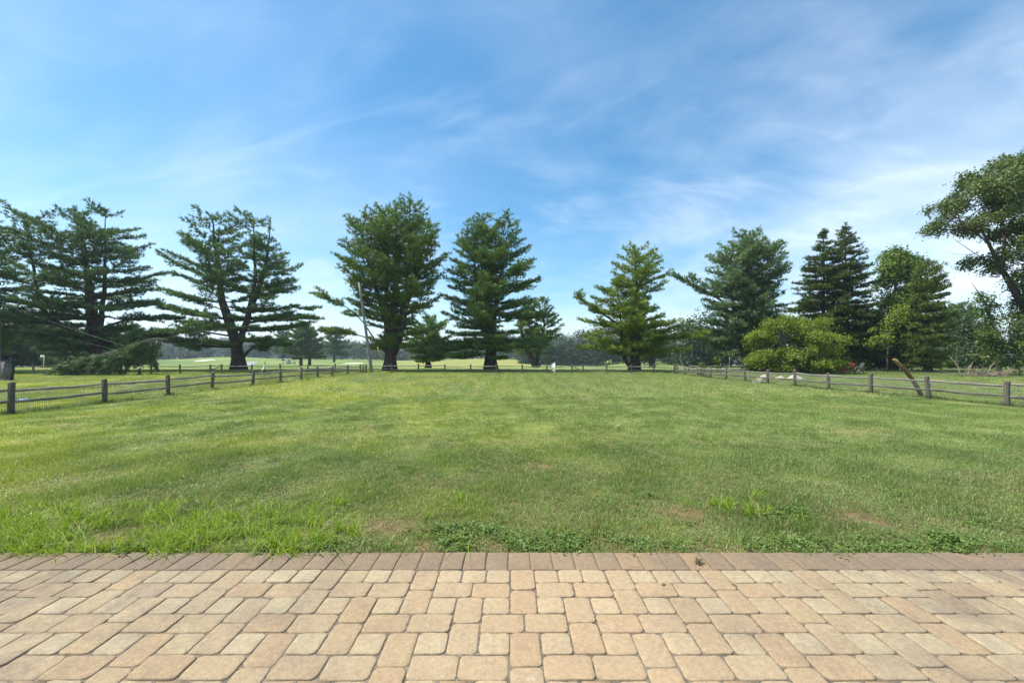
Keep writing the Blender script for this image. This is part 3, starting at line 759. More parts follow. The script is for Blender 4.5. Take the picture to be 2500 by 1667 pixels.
    scatter('ground_cover', 'low broad-leaved weeds creeping over the patio edge', wv, np.column_stack([p, tz(p[:, 0], p[:, 1])]), np.column_stack([r.normal(0, 0.12, n), r.normal(0, 0.12, n), r.uniform(0, 6.28, n)]),
            np.column_stack([np.ones(n), np.ones(n), r.uniform(0.7, 1.15, n)]), r.integers(0, 5, n), M['weed'], 'ground cover')
    # dry clippings in the bare spots
    sv = [blades(40, 0.08, 0.01, 0.03, 0.004, 2.6, False, r) for _ in range(4)]
    p = jgrid(-5, 5, YB + 0.02, 6.5, 0.06, r); p = p[r.random(len(p)) < np.clip(bare(p[:, 0], p[:, 1]) * 1.1, 0, 0.8)]; n = len(p)
    scatter('dry_thatch', 'dry straw-coloured clippings in the bare spots by the patio', sv, np.column_stack([p, tz(p[:, 0], p[:, 1])]), np.column_stack([r.normal(0, 0.2, n), r.normal(0, 0.2, n), r.uniform(0, 6.28, n)]),
            np.ones((n, 3)), r.integers(0, 4, n), M['straw'], 'thatch')
    # rank grass left uncut under the fences
    rv = [blades(40, 0.16, 0.10, 0.26, 0.012, 0.6, False, r) for _ in range(4)]
    P = []
    for seq, side in ((left_pts, 0.0), (right_pts, 0.0), (far_a, 0.0), (far_b, 0.0)):
        for a, b in zip(seq[:-1], seq[1:]):
            a, b = np.array(a), np.array(b); ln = np.linalg.norm(b - a)
            for t in r.random(int(ln * 2.6)):
                if r.random() < 0.55: P.append(a * (1 - t) + b * t + r.normal(0, 0.10, 2))
            for _ in range(4): P.append(a + r.normal(0, 0.10, 2))
    for u, Y in ((1710, 31), (1720, 30.3), (1728, 30), (1700, 31.6), (1716, 31)):
        for _ in range(5): P.append(gx(u, Y)[:2] + r.normal(0, 0.3, 2))
    p = np.array(P); n = len(p)
    scatter('rank_grass', 'uncut tufts of grass along the foot of the fences', rv, np.column_stack([p, tz(p[:, 0], p[:, 1])]), np.column_stack([r.normal(0, 0.1, n), r.normal(0, 0.1, n), r.uniform(0, 6.28, n)]),
            np.column_stack([np.ones(n), np.ones(n), r.uniform(0.4, 1.0, n)]), r.integers(0, 4, n), M['rank'])
M['tallgrass'] = foliage('tall_grass', (0.17, 0.26, 0.018), (0.31, 0.42, 0.035), 0.4, 3.0, (0.40, 0.42, 0.16), 0.08)
M['weed'] = foliage('weed_leaf', (0.075, 0.140, 0.022), (0.165, 0.245, 0.055), 0.3, 5.0, (0.24, 0.30, 0.10), 0.06)
M['straw'] = foliage('straw', (0.22, 0.13, 0.06), (0.46, 0.30, 0.15), 0.15, 8.0)
M['rank'] = foliage('rank_grass', (0.045, 0.085, 0.016), (0.11, 0.16, 0.03), 0.3, 0.8)
build_grass()
#PART3

# ------------------------------------------------------------------ trees
def unit(v): return v / (np.linalg.norm(v, axis=-1, keepdims=True) + 1e-9)
def needle_mesh(C, D, L, k, w, r, spread=0.75):
    """k narrow blades for each tuft: centres C, directions D, lengths L"""
    n = len(C); C = np.repeat(C, k, 0); D = np.repeat(D, k, 0); Ln = np.repeat(L, k) * r.uniform(0.65, 1.15, n * k)
    d = unit(D + spread * r.normal(0, 1, (n * k, 3)) * 0.75)
    W = unit(np.cross(d, r.normal(0, 1, (n * k, 3)))) * (w * r.uniform(0.7, 1.3, n * k))[:, None] / 2
    b = C + r.normal(0, 0.05, (n * k, 3)); t = b + d * Ln[:, None]
    V = np.stack([b - W, b + W, t], 1).reshape(-1, 3); i = np.arange(n * k)[:, None] * 3
    return V, i + np.array([0, 1, 2, 2])
def leaf_mesh(C, N_, size, k, spread, r, flat=0.5):
    """k leaves in a spray round each centre"""
    n = len(C); Cc = np.repeat(C, k, 0); Nn = np.repeat(N_, k, 0); m = n * k
    off = r.normal(0, 1, (m, 3)); off -= Nn * (off * Nn).sum(1)[:, None] * flat; Cc = Cc + off * spread
    nn = unit(Nn + r.normal(0, 0.55, (m, 3))); d = unit(np.cross(nn, r.normal(0, 1, (m, 3)))); W = np.cross(nn, d)
    s = (size * r.uniform(0.6, 1.3, m))[:, None]
    V = np.stack([Cc - d * s * 0.5, Cc + W * s * 0.34 + nn * s * 0.08, Cc + d * s * 0.5, Cc - W * s * 0.34 + nn * s * 0.08], 1).reshape(-1, 3)
    i = np.arange(m)[:, None] * 4; return V, i + np.array([0, 1, 2, 3])
def curve_pts(P, n):
    """smooth resample of a polyline"""
    P = np.asarray(P, float); s = np.concatenate([[0], np.cumsum(np.linalg.norm(np.diff(P, axis=0), axis=1))]); t = np.linspace(0, s[-1], n)
    Q = np.column_stack([np.interp(t, s, P[:, i]) for i in range(3)])
    for _ in range(2): Q[1:-1] = 0.25 * Q[:-2] + 0.5 * Q[1:-1] + 0.25 * Q[2:]
    return Q

def bough(wood, tufts, p0, az, ln, e0, curl, r, sub=1.0, rad=0.05, droop=0.0, tuft_sp=0.2, fan=0.5, bare_in=0.13):
    """one branch with side sprays lying in a flat pad; appends tuft centres and directions"""
    h = np.array([math.cos(az), math.sin(az), 0.0]); side = np.array([-h[1], h[0], 0.0])
    t = np.linspace(0, 1, 6); zc = math.tan(e0) * t * ln + curl * ln * t ** 2.2 - droop * ln * t * (1 - t)
    wob = np.cumsum(r.normal(0, 0.045 * ln, 6)); wob -= wob[0]; zc = zc + np.cumsum(np.r_[0, r.normal(0, 0.022 * ln, 5)])
    P = p0 + h * (t * ln)[:, None] + side * wob[:, None] + np.array([0, 0, 1.0]) * zc[:, None]
    wood.tube(P, np.linspace(rad, rad * 0.25, 6), 4, False)
    ns = max(3, int(ln * 4.2 * sub))
    for k in range(ns):
        tt = bare_in + (1 - bare_in) * (k + r.random()) / ns
        c = np.array([np.interp(tt, t, P[:, i]) for i in range(3)])
        sgn = 1 if k % 2 else -1
        sl = min(fan * ln * (1.05 - tt) + 0.30 * min(1.0, ln), 1.7) * r.uniform(0.6, 1.15)
        ang = r.uniform(0.6, 1.1)
        d = unit(h * math.cos(ang) + side * math.sin(ang) * sgn + np.array([0, 0, r.normal(0.10, 0.12)]))
        q = c + d * sl
        if sl > 0.5: wood.tube([c, q], [rad * 0.25, rad * 0.1], 3, False)
        m = max(2, int(sl / tuft_sp)); s = (np.arange(m) + r.random(m)) / m
        T = c + d * (s * sl)[:, None] + r.normal(0, 0.06, (m, 3)) * [1, 1, 0.5]; T[:, 2] += r.uniform(0, 0.06, m)
        tufts.append(np.hstack([T, np.repeat((d * 0.7 + np.array([0, 0, 0.62]))[None], m, 0)]))
    m = max(2, int(ln * 0.6 / tuft_sp)); s = 0.4 + 0.6 * (np.arange(m) + r.random(m)) / m
    T = np.column_stack([np.interp(s, t, P[:, i]) for i in range(3)]) + r.normal(0, 0.05, (m, 3)); T[:, 2] += 0.04
    tufts.append(np.hstack([T, np.repeat((h * 0.7 + np.array([0, 0, 0.7]))[None], m, 0)]))
    return P

def pine(name, label, Y, stems, env, mat, seed, e_low=0.02, e_high=0.75, epow=1.3, step=0.62, per=(3, 5), gap=0.12, limbs=(), zlow=None, needle=(0.34, 0.075, 6), tuft_sp=0.135,
         droop=0.0, sub=1.0, trunk_r=0.4, bark_m='bark', group=None, ryk=0.8, flare=True, keep=(0.55, 0.35), curl=0.16, stem_start=None, fan=0.5, fork_r=0.6):
    """stems and silhouette are read off the photograph as (column, row) and set at distance Y"""
    r = np.random.default_rng(seed)
    base = gx(stems[0][0][0], Y); root = empty(name, tuple(base)); tag(root, label, 'tree', group)
    E = np.array(sorted([((CH - (v - HZ) * Y / F), (a - 1250) * Y / F, (b - 1250) * Y / F) for v, a, b in env]))
    wood, tufts = MB(), []
    ztop = E[-1, 0]; zbot = E[0, 0] if zlow is None else zlow
    curves = []
    for si, st in enumerate(stems):
        dy = 0.0 if si == 0 else r.uniform(-1.3, 1.3)
        P = np.array([at(u, v, Y) + [0, dy * (j / max(1, len(st) - 1)), 0] for j, (u, v) in enumerate(st)])
        if si == 0: P[0] = base - [0, 0, 0.15]
        P[-1, 2] -= 0.28
        Q = curve_pts(P, 14); Q[1:-1, :2] += r.normal(0, 0.04, (12, 2))
        r0 = trunk_r * (1.0 if si == 0 else fork_r); curves.append((Q, r0))
    for si, (Q, r0) in enumerate(curves):
        hfrac = (Q[:, 2] - base[2]) / (ztop - base[2])
        rad = np.maximum(r0 * (1 - np.clip((Q[:, 2] - Q[0, 2]) / (Q[-1, 2] - Q[0, 2] + 1e-6), 0, 1) * 0.94), 0.03)
        if si == 0 and flare: rad[0] *= 1.55; rad[1] *= 1.12
        wood.tube(Q, rad, 9, True, 0.06)
        z = max(Q[0, 2] + 0.6, zbot) if stem_start is None else stem_start[si]
        phase = r.uniform(0, 6.28)
        while z < Q[-1, 2] - 0.15:
            nb = int(r.integers(per[0], per[1] + 1)); phase += 1.1
            for b in range(nb):
                if r.random() < gap: continue
                zz = min(z + r.uniform(-0.25, 0.25), Q[-1, 2] - 0.1)
                p0 = np.array([np.interp(zz, Q[:, 2], Q[:, i]) for i in range(3)])
                az = phase + b * 2 * math.pi / nb + r.normal(0, 0.25); f = np.clip((zz - zbot) / (ztop - zbot), 0, 1)
                e0 = e_low + (e_high - e_low) * f ** epow + r.normal(0, 0.09)
                L_ = 1.5
                for _ in range(2):
                    ze = zz + 0.7 * L_ * (math.tan(e0) + curl)
                    xl, xr = np.interp(ze, E[:, 0], E[:, 1]), np.interp(ze, E[:, 0], E[:, 2])
                    rx = max((xr - p0[0]) if math.cos(az) > 0 else (p0[0] - xl), 0.35); ry = max((xr - xl) / 2 * ryk, 0.4)
                    L_ = 1 / math.sqrt((math.cos(az) / rx) ** 2 + (math.sin(az) / ry) ** 2)
                ln = L_ * r.uniform(0.70, 1.06)
                rise = math.tan(e0) + curl + 0.05
                if rise > 0.05: ln = min(ln, max(0.35, (ztop - 0.30 - zz) / rise))
                for sj, (Qo, _) in enumerate(curves):      # stems keep out of each other's way
                    if sj == si or zz < Qo[0, 2] + 1.0 or zz > Qo[-1, 2]: continue
                    po = np.array([np.interp(zz, Qo[:, 2], Qo[:, i]) for i in range(3)]) - p0; dd = math.hypot(po[0], po[1])
                    if (po[0] * math.cos(az) + po[1] * math.sin(az)) > 0.45 * dd: ln = min(ln, dd * keep[0] + keep[1])
                bough(wood, tufts, p0, az, max(ln, 0.35), e0, curl, r, sub, 0.014 + 0.009 * ln, droop, tuft_sp, fan)
            z += step * r.uniform(0.75, 1.25)
        n = 14; T = Q[-1] + np.column_stack([r.normal(0, 0.10, n), r.normal(0, 0.10, n), r.uniform(-0.7, 0.15, n)])
        tufts.append(np.hstack([T, np.repeat(np.array([[0, 0, 1.0]]), n, 0) + r.normal(0, 0.5, (n, 3))]))
    for lm in limbs:                             # single limbs that leave the outline
        P = np.array([at(u, v, Y) + [0, d, 0] for u, v, d in lm['pts']]); Q = curve_pts(P, 10)
        wood.tube(Q, np.linspace(lm.get('r', 0.14), 0.03, 10), 6, True, 0.05)
        s0 = lm.get('from', 0.35); m = int(lm.get('n', 9) * 1.5)
        for k in range(m):
            t = s0 + (1 - s0) * (k + r.random()) / m; c = np.array([np.interp(t, np.linspace(0, 1, 10), Q[:, i]) for i in range(3)])
            tg = Q[-1] - Q[0]; az = math.atan2(tg[1], tg[0]) + r.choice([-1, 1]) * r.uniform(0.2, 1.2)
            bough(wood, tufts, c, az, lm.get('len', 1.5) * r.uniform(0.6, 1.1), lm.get('e', 0.1) + r.normal(0, 0.1), 0.12, r, 1.1, 0.03, droop, tuft_sp)
    A = np.vstack(tufts); loc = np.array(base)
    V, Q = needle_mesh(A[:, :3] - loc, unit(A[:, 3:]), np.full(len(A), needle[0]), needle[2], needle[1], r)
    crown = mesh_obj('crown', V, Q, mat, root); wood.v = [v - loc for v in wood.v]
    wood.build('trunk', M[bark_m], root, True)
    print(label[:40], 'tufts', len(A)); return root

M['p_dark'] = foliage('pine_dark', (0.054, 0.111, 0.045), (0.155, 0.242, 0.087), 0.22, 0.5, (0.13, 0.13, 0.07), 0.05)
M['p_dark2'] = foliage('pine_deep', (0.065, 0.125, 0.048), (0.175, 0.276, 0.095), 0.22, 0.5, (0.13, 0.13, 0.07), 0.05)
M['p_olive'] = foliage('pine_olive', (0.069, 0.133, 0.030), (0.203, 0.303, 0.065), 0.25, 0.5, (0.17, 0.17, 0.07), 0.06)
M['p_mid'] = foliage('pine_mid', (0.060, 0.124, 0.034), (0.194, 0.292, 0.078), 0.25, 0.6, (0.17, 0.22, 0.09), 0.08)
M['p_bright'] = foliage('pine_bright', (0.091, 0.158, 0.026), (0.301, 0.385, 0.056), 0.27, 0.6, (0.22, 0.26, 0.07), 0.08)
M['p_blue'] = foliage('pine_blue', (0.073, 0.138, 0.057), (0.234, 0.323, 0.135), 0.25, 0.6, (0.19, 0.25, 0.15), 0.08)
M['s_dark'] = foliage('spruce_dark', (0.040, 0.068, 0.018), (0.140, 0.188, 0.039), 0.18, 0.7, (0.12, 0.11, 0.04), 0.06)
M['s_olive'] = foliage('spruce_olive', (0.058, 0.103, 0.021), (0.216, 0.295, 0.059), 0.2, 0.8, (0.16, 0.15, 0.06), 0.06)
M['l_bush'] = foliage('shrub_leaf', (0.109, 0.165, 0.016), (0.238, 0.310, 0.036), 0.35, 0.8, (0.34, 0.38, 0.08), 0.08)
M['l_mid'] = foliage('leaf_mid', (0.080, 0.149, 0.025), (0.206, 0.298, 0.057), 0.3, 0.6, (0.20, 0.25, 0.07), 0.06)
M['l_ash'] = foliage('leaf_ash', (0.066, 0.109, 0.025), (0.177, 0.231, 0.065), 0.3, 0.6, (0.22, 0.25, 0.12), 0.08)
M['l_vine'] = foliage('leaf_vine', (0.054, 0.104, 0.021), (0.148, 0.223, 0.050), 0.3, 0.9)
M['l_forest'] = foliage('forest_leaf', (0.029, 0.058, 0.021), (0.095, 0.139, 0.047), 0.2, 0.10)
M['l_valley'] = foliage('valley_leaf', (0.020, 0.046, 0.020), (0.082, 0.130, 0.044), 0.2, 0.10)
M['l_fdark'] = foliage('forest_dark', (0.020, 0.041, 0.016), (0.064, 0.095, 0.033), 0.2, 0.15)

def lead(u, v, *more): return [(u, v)] + list(more)
# far left: crown reaching in from beyond the frame
pine('white_pine', 'pine at the left edge, only its right-hand boughs in view', 38,
     [[(-95, 905), (-95, 780), (-85, 640), (-70, 520)]],
     [(515, -90, -60), (545, -160, 8), (600, -220, 35), (680, -250, 50), (760, -260, 42), (840, -240, 48), (858, -180, 10)], M['p_olive'], 101, trunk_r=0.38, e_high=0.7, tuft_sp=0.15)
pine('white_pine', 'dark many-stemmed pine standing behind the fallen branch', 42,
     [[(236, 905), (237, 848), (231, 774), (218, 682), (192, 515)], [(232, 850), (225, 830), (203, 741), (201, 667), (166, 497)], [(240, 850), (247, 785), (251, 645), (251, 505)], [(228, 860), (160, 800), (95, 770), (70, 640), (48, 535)]],
     [(492, 155, 262), (534, 45, 300), (589, 45, 325), (663, 30, 362), (700, 20, 388), (774, 5, 398), (811, 40, 330), (850, 80, 300)], M['p_dark'], 102,
     e_low=-0.02, e_high=0.5, step=1.08, per=(3, 5), gap=0.18, tuft_sp=0.15, keep=(0.8, 0.6), trunk_r=0.48, limbs=[{'pts': [(250, 800, 0), (320, 772, 0.5), (400, 778, 1)], 'n': 8, 'len': 1.6}], ryk=0.85, curl=0.10)
pine('white_pine', 'forked pine with two wide leaders left of the leaning pole', 43,
     [[(584, 905), (582, 850), (573, 825), (556, 770), (532, 701), (541, 653), (525, 615), (518, 520)], [(582, 846), (590, 830), (607, 763), (621, 722), (628, 653), (621, 598), (622, 534)], [(615, 742), (634, 690), (648, 610), (648, 540)]],
     [(516, 505, 650), (539, 452, 660), (580, 435, 655), (605, 412, 685), (639, 405, 730), (667, 425, 715), (698, 400, 752), (742, 395, 762), (787, 395, 785), (815, 385, 760), (840, 400, 700)], M['p_dark2'], 103,
     e_low=0.0, e_high=0.6, step=1.05, per=(3, 5), gap=0.24, trunk_r=0.62, ryk=0.8, curl=0.1, fork_r=0.55,
     limbs=[{'pts': [(578, 846, 0), (497, 846, -0.8), (440, 822, -1.2), (395, 815, -1.5)], 'n': 14, 'len': 1.9, 'r': 0.2, 'e': -0.12, 'from': 0.3}, {'pts': [(592, 875, 0), (620, 850, -0.6), (690, 838, -1)], 'n': 9, 'len': 1.5, 'r': 0.16, 'e': -0.1},
            {'pts': [(600, 790, 0), (690, 775, -0.5), (780, 782, -0.6)], 'n': 10, 'len': 1.7, 'r': 0.14}, {'pts': [(560, 780, 0), (470, 770, 0.6), (392, 745, 0.8)], 'n': 10, 'len': 1.6, 'r': 0.12}, {'pts': [(572, 822, 0), (490, 806, -1.6), (410, 812, -2.6), (385, 840, -3.2)], 'n': 16, 'len': 1.7, 'r': 0.11, 'e': -0.35, 'from': 0.25}, {'pts': [(566, 800, 0), (500, 790, 1.0), (430, 785, 1.4)], 'n': 11, 'len': 1.6, 'r': 0.1, 'e': -0.1, 'from': 0.25}])
pine('white_pine', 'tall round-topped olive pine with several stems beside the leaning pole', 43,
     [[(951, 905), (953, 868), (956, 822), (967, 701), (967, 598), (967, 498)], [(946, 862), (942, 839), (937, 735), (942, 632), (925, 508)], [(960, 866), (973, 850), (994, 770), (998, 667), (1008, 490)], [(965, 800), (1010, 700), (1035, 610), (1050, 540)], [(945, 790), (915, 690), (890, 600), (878, 540)]],
     [(488, 945, 1012), (512, 880, 1042), (546, 850, 1070), (580, 832, 1100), (615, 828, 1103), (642, 823, 1095), (684, 838, 1080), (718, 850, 1075), (770, 862, 1075), (804, 880, 1062), (850, 890, 1045)], M['p_olive'], 104,
     e_low=0.05, e_high=0.68, epow=0.9, step=0.95, per=(4, 5), gap=0.20, keep=(0.8, 0.8), trunk_r=0.58, curl=0.14, fork_r=0.6,
     limbs=[{'pts': [(942, 862, 0), (905, 815, -0.5), (897, 785, -0.8), (846, 742, -1.4), (798, 724, -1.8)], 'n': 6, 'len': 1.5, 'r': 0.09, 'from': 0.45, 'e': 0.12}, {'pts': [(915, 830, 0), (870, 815, -1), (812, 815, -1.4)], 'n': 12, 'len': 1.4, 'r': 0.07}])
pine('white_pine', 'large dark pine with low sweeping boughs in the middle', 43,
     [[(1199, 905), (1198, 870), (1197, 832), (1190, 740), (1183, 640), (1178, 520)], [(1199, 848), (1206, 790), (1212, 730), (1226, 660), (1243, 540)], [(1196, 850), (1176, 790), (1168, 700), (1150, 600), (1140, 560)]],
     [(516, 1168, 1186), (539, 1150, 1262), (574, 1125, 1275), (605, 1108, 1298), (632, 1100, 1300), (667, 1095, 1335), (684, 1090, 1345), (722, 1085, 1332), (770, 1075, 1325), (804, 1070, 1322), (839, 1050, 1312), (868, 1025, 1290)], M['p_mid'], 105,
     limbs=[{'pts': [(1197, 848, 0), (1120, 852, -1.0), (1045, 862, -1.8)], 'n': 14, 'len': 1.7, 'e': -0.05, 'from': 0.2, 'r': 0.12}, {'pts': [(1203, 845, 0), (1262, 846, -0.8), (1300, 846, -1.4)], 'n': 12, 'len': 1.6, 'e': -0.05, 'from': 0.2, 'r': 0.12},
            {'pts': [(1198, 862, 0), (1160, 868, -1.6), (1110, 872, -2.6)], 'n': 11, 'len': 1.4, 'e': -0.05, 'from': 0.25, 'r': 0.1}, {'pts': [(1203, 790, 0), (1270, 775, -0.6), (1315, 780, -1)], 'n': 11, 'len': 1.6, 'e': 0.0, 'from': 0.2, 'r': 0.1}],
     e_low=-0.10, e_high=0.7, step=0.80, per=(4, 5), gap=0.10, keep=(0.9, 0.8), trunk_r=0.62, curl=0.13, fork_r=0.5)
pine('white_pine', 'bright layered pine with a thin crooked second trunk right of the white sign', 42,
     [[(1549, 905), (1549, 880), (1555, 812), (1560, 756), (1552, 672), (1550, 596)], [(1541, 902), (1522, 874), (1520, 812), (1516, 756), (1508, 680)], [(1546, 870), (1543, 784), (1541, 742), (1590, 640), (1600, 610)]],
     [(592, 1543, 1556), (616, 1505, 1606), (658, 1482, 1637), (686, 1465, 1640), (714, 1460, 1658), (745, 1412, 1625), (762, 1412, 1662), (798, 1405, 1655), (820, 1420, 1688), (842, 1415, 1645), (866, 1432, 1640)], M['p_bright'], 106,
     e_low=-0.04, e_high=0.6, step=0.88, per=(4, 5), gap=0.12, keep=(0.8, 0.8), trunk_r=0.50, curl=0.12, fork_r=0.42,
     limbs=[{'pts': [(1520, 800, 0), (1460, 760, -0.5), (1412, 730, -0.8)], 'n': 8, 'len': 1.3, 'e': 0.4}, {'pts': [(1553, 838, 0), (1630, 826, -0.8), (1686, 820, -1.4)], 'n': 12, 'len': 1.6, 'e': 0.0, 'from': 0.2, 'r': 0.09},
            {'pts': [(1545, 855, 0), (1485, 853, -0.8), (1432, 850, -1.3)], 'n': 12, 'len': 1.5, 'e': -0.02, 'from': 0.2, 'r': 0.09}, {'pts': [(1552, 850, 0), (1600, 858, -1.2), (1640, 860, -1.8)], 'n': 10, 'len': 1.4, 'e': -0.05, 'from': 0.2, 'r': 0.08}])
pine('white_pine', 'broad blue-green pine behind the yellow-green shrub', 43,
     [[(1831, 905), (1829, 880), (1822, 787), (1815, 723), (1824, 640), (1832, 560)], [(1836, 870), (1846, 819), (1872, 723), (1884, 600)], [(1824, 850), (1790, 770), (1775, 690), (1780, 610)]],
     [(554, 1818, 1856), (570, 1795, 1864), (592, 1765, 1900), (634, 1725, 1925), (672, 1720, 1928), (698, 1715, 1918), (736, 1702, 1910), (765, 1697, 1912), (803, 1692, 1905), (835, 1700, 1890), (868, 1728, 1870)], M['p_blue'], 107,
     e_low=-0.06, e_high=0.7, step=0.80, per=(4, 6), gap=0.10, keep=(0.9, 0.9), trunk_r=0.62, curl=0.14, fork_r=0.5,
     limbs=[{'pts': [(1800, 760, 0), (1730, 720, -0.6), (1660, 684, -0.8)], 'n': 10, 'len': 1.5, 'e': 0.45}, {'pts': [(1825, 842, 0), (1765, 838, -0.8), (1712, 830, -1.2)], 'n': 12, 'len': 1.6, 'e': -0.05, 'from': 0.2, 'r': 0.1}, {'pts': [(1826, 860, 0), (1780, 864, -1.2), (1738, 866, -1.8)], 'n': 11, 'len': 1.4, 'e': -0.05, 'from': 0.2, 'r': 0.1}])
# spruces: drooping, narrow
SP = dict(e_low=-0.30, e_high=0.25, curl=0.10, droop=0.10, trunk_r=0.30, needle=(0.30, 0.075, 6), step=0.42, per=(5, 6), gap=0.08, ryk=1.0, fan=0.42, tuft_sp=0.14)
pine('norway_spruce', 'left and slightly shorter of the two dark pointed spruces', 45, [[(2010, 905), (2011, 760), (2012, 556)]],
     [(552, 2010, 2013), (585, 1999, 2025), (627, 1968, 2048), (685, 1945, 2070), (755, 1930, 2085), (830, 1925, 2095), (895, 1930, 2100)], M['s_dark'], 108, **SP)
pine('norway_spruce', 'right and taller of the two dark pointed spruces', 44, [[(2068, 905), (2066, 760), (2064, 543)]],
     [(540, 2063, 2065), (575, 2048, 2082), (615, 2030, 2112), (691, 2005, 2135), (760, 1995, 2145), (830, 1990, 2150), (895, 1990, 2150)], M['s_dark'], 109, **SP)
pine('norway_spruce', 'olive spruce with pale stacked plates behind the curved beam', 40, [[(2265, 906), (2264, 780), (2262, 628)]],
     [(626, 2259, 2266), (648, 2244, 2286), (690, 2226, 2308), (740, 2218, 2306), (800, 2212, 2312), (850, 2208, 2318), (890, 2212, 2312)], M['s_olive'], 110, **{**SP, 'e_low': -0.08, 'e_high': 0.55, 'droop': 0.0, 'step': 0.50, 'per': (6, 7), 'tuft_sp': 0.12, 'sub': 1.1})
pine('white_pine', 'soft green pine deeper in the wood right of the olive spruce', 62, [[(2345, 900), (2345, 800), (2350, 735)]],
     [(733, 2340, 2358), (760, 2310, 2385), (800, 2300, 2392), (850, 2300, 2396), (885, 2305, 2390)], M['p_mid'], 111, e_low=0.0, e_high=0.6, trunk_r=0.3, needle=(0.45, 0.11, 6), tuft_sp=0.18, step=0.5)
# smaller trees behind the fence line
pine('white_pine', 'small pale pine with a leaning trunk right of the large middle pine', 72,
     [[(1312, 899), (1300, 878), (1285, 850), (1270, 800), (1290, 740)], [(1309, 888), (1318, 850), (1330, 790), (1322, 728)]],
     [(724, 1300, 1335), (750, 1290, 1356), (790, 1275, 1376), (812, 1270, 1378), (835, 1255, 1352), (862, 1250, 1345)], M['p_olive'], 112, e_low=0.1, e_high=0.8, trunk_r=0.6, needle=(0.46, 0.11, 6), tuft_sp=0.2, step=0.6, flare=True)
pine('white_pine', 'slim pine trunk standing between the two middle pines', 60, [[(1045, 904), (1044, 860), (1042, 810), (1045, 770)]],
     [(768, 1020, 1075), (785, 998, 1098), (815, 982, 1112), (850, 980, 1118), (880, 988, 1108)], M['p_olive'], 113, e_low=-0.05, e_high=0.7, trunk_r=0.42, needle=(0.46, 0.11, 6), tuft_sp=0.18, step=0.5, per=(4, 6))
pine('white_pine', 'short pine behind the bright layered pine, trunk right of it', 78, [[(1593, 899), (1592, 872), (1592, 820), (1594, 780)]],
     [(790, 1575, 1610), (815, 1545, 1640), (850, 1540, 1650), (876, 1545, 1642)], M['p_olive'], 114, e_low=-0.05, e_high=0.6, trunk_r=0.55, needle=(0.50, 0.12, 6), tuft_sp=0.2, step=0.5, per=(4, 6))
def depth_of(v, z=-1.7): return (CH - z) * F / (v - HZ)
mid_pines = [(735, 128, 786, 690, 775, 'pine with a thick trunk on the fairway behind the left fence', 'p_mid'), (756, 132, 800, 715, 800, 'pine close right of the thick-trunked fairway pine', 'p_mid'),
             (816, 190, 798, 772, 862, 'dark pine on the fairway left of the leaning pole', 'p_dark2'), (692, 200, 800, 655, 730, 'shaded pine on the fairway left of the golf carts', 'p_dark2')]
for i, (u, Y, vt, a, b, lb, mt) in enumerate(mid_pines):
    vb = HZ + (CH - float(tz((u - 1250) * Y / F, Y))) * F / Y
    pine('white_pine', lb, Y, [[(u, vb), (u, (vb + vt) / 2), (u + 1, vt)]],
         [(vt - 2, u - 4, u + 4), (vt + 14, u * .5 + a * .5, u * .5 + b * .5), (vt + 40, a + 4, b - 4), (vt + 60, a, b), (vb - 18, a + 4, b - 4)], M[mt], 120 + i,
         e_low=-0.05, e_high=0.6, trunk_r=0.55, needle=(0.85, 0.24, 6), tuft_sp=0.40, step=0.8, per=(4, 6), flare=False, zlow=CH - (vb - 20 - HZ) * Y / F)
# dark conifers closing the view behind the left pines
for i, (u, Y, vt, a, b) in enumerate([(20, 66, 745, -60, 90), (105, 72, 760, 30, 180), (180, 62, 790, 110, 250), (-70, 60, 730, -150, 10), (262, 84, 800, 200, 320), (330, 90, 792, 270, 392)]):
    vb = HZ + (CH - float(tz((u - 1250) * Y / F, Y))) * F / Y
    lb = ['dark conifer behind the left pine and the white sign board', 'dark conifer behind the many-stemmed pine, left of its trunk', 'low dark conifer right behind the many-stemmed pine trunk', 'dark conifer at the far left edge behind the grey pole',
          'small conifer showing above the fallen branch', 'small conifer between the fallen branch and the forked pine'][i]
    pine('white_pine', lb, Y, [[(u, vb), (u, (vb + vt) / 2), (u + 1, vt)]], [(vt - 2, u - 4, u + 4), (vt + 25, u * .4 + a * .6, u * .4 + b * .6), (vt + 60, a, b), (vb - 10, a, b)], M['p_dark'], 140 + i,
         e_low=-0.1, e_high=0.5, trunk_r=0.35, needle=(0.60, 0.17, 6), tuft_sp=0.26, step=0.6, per=(4, 6), flare=False)

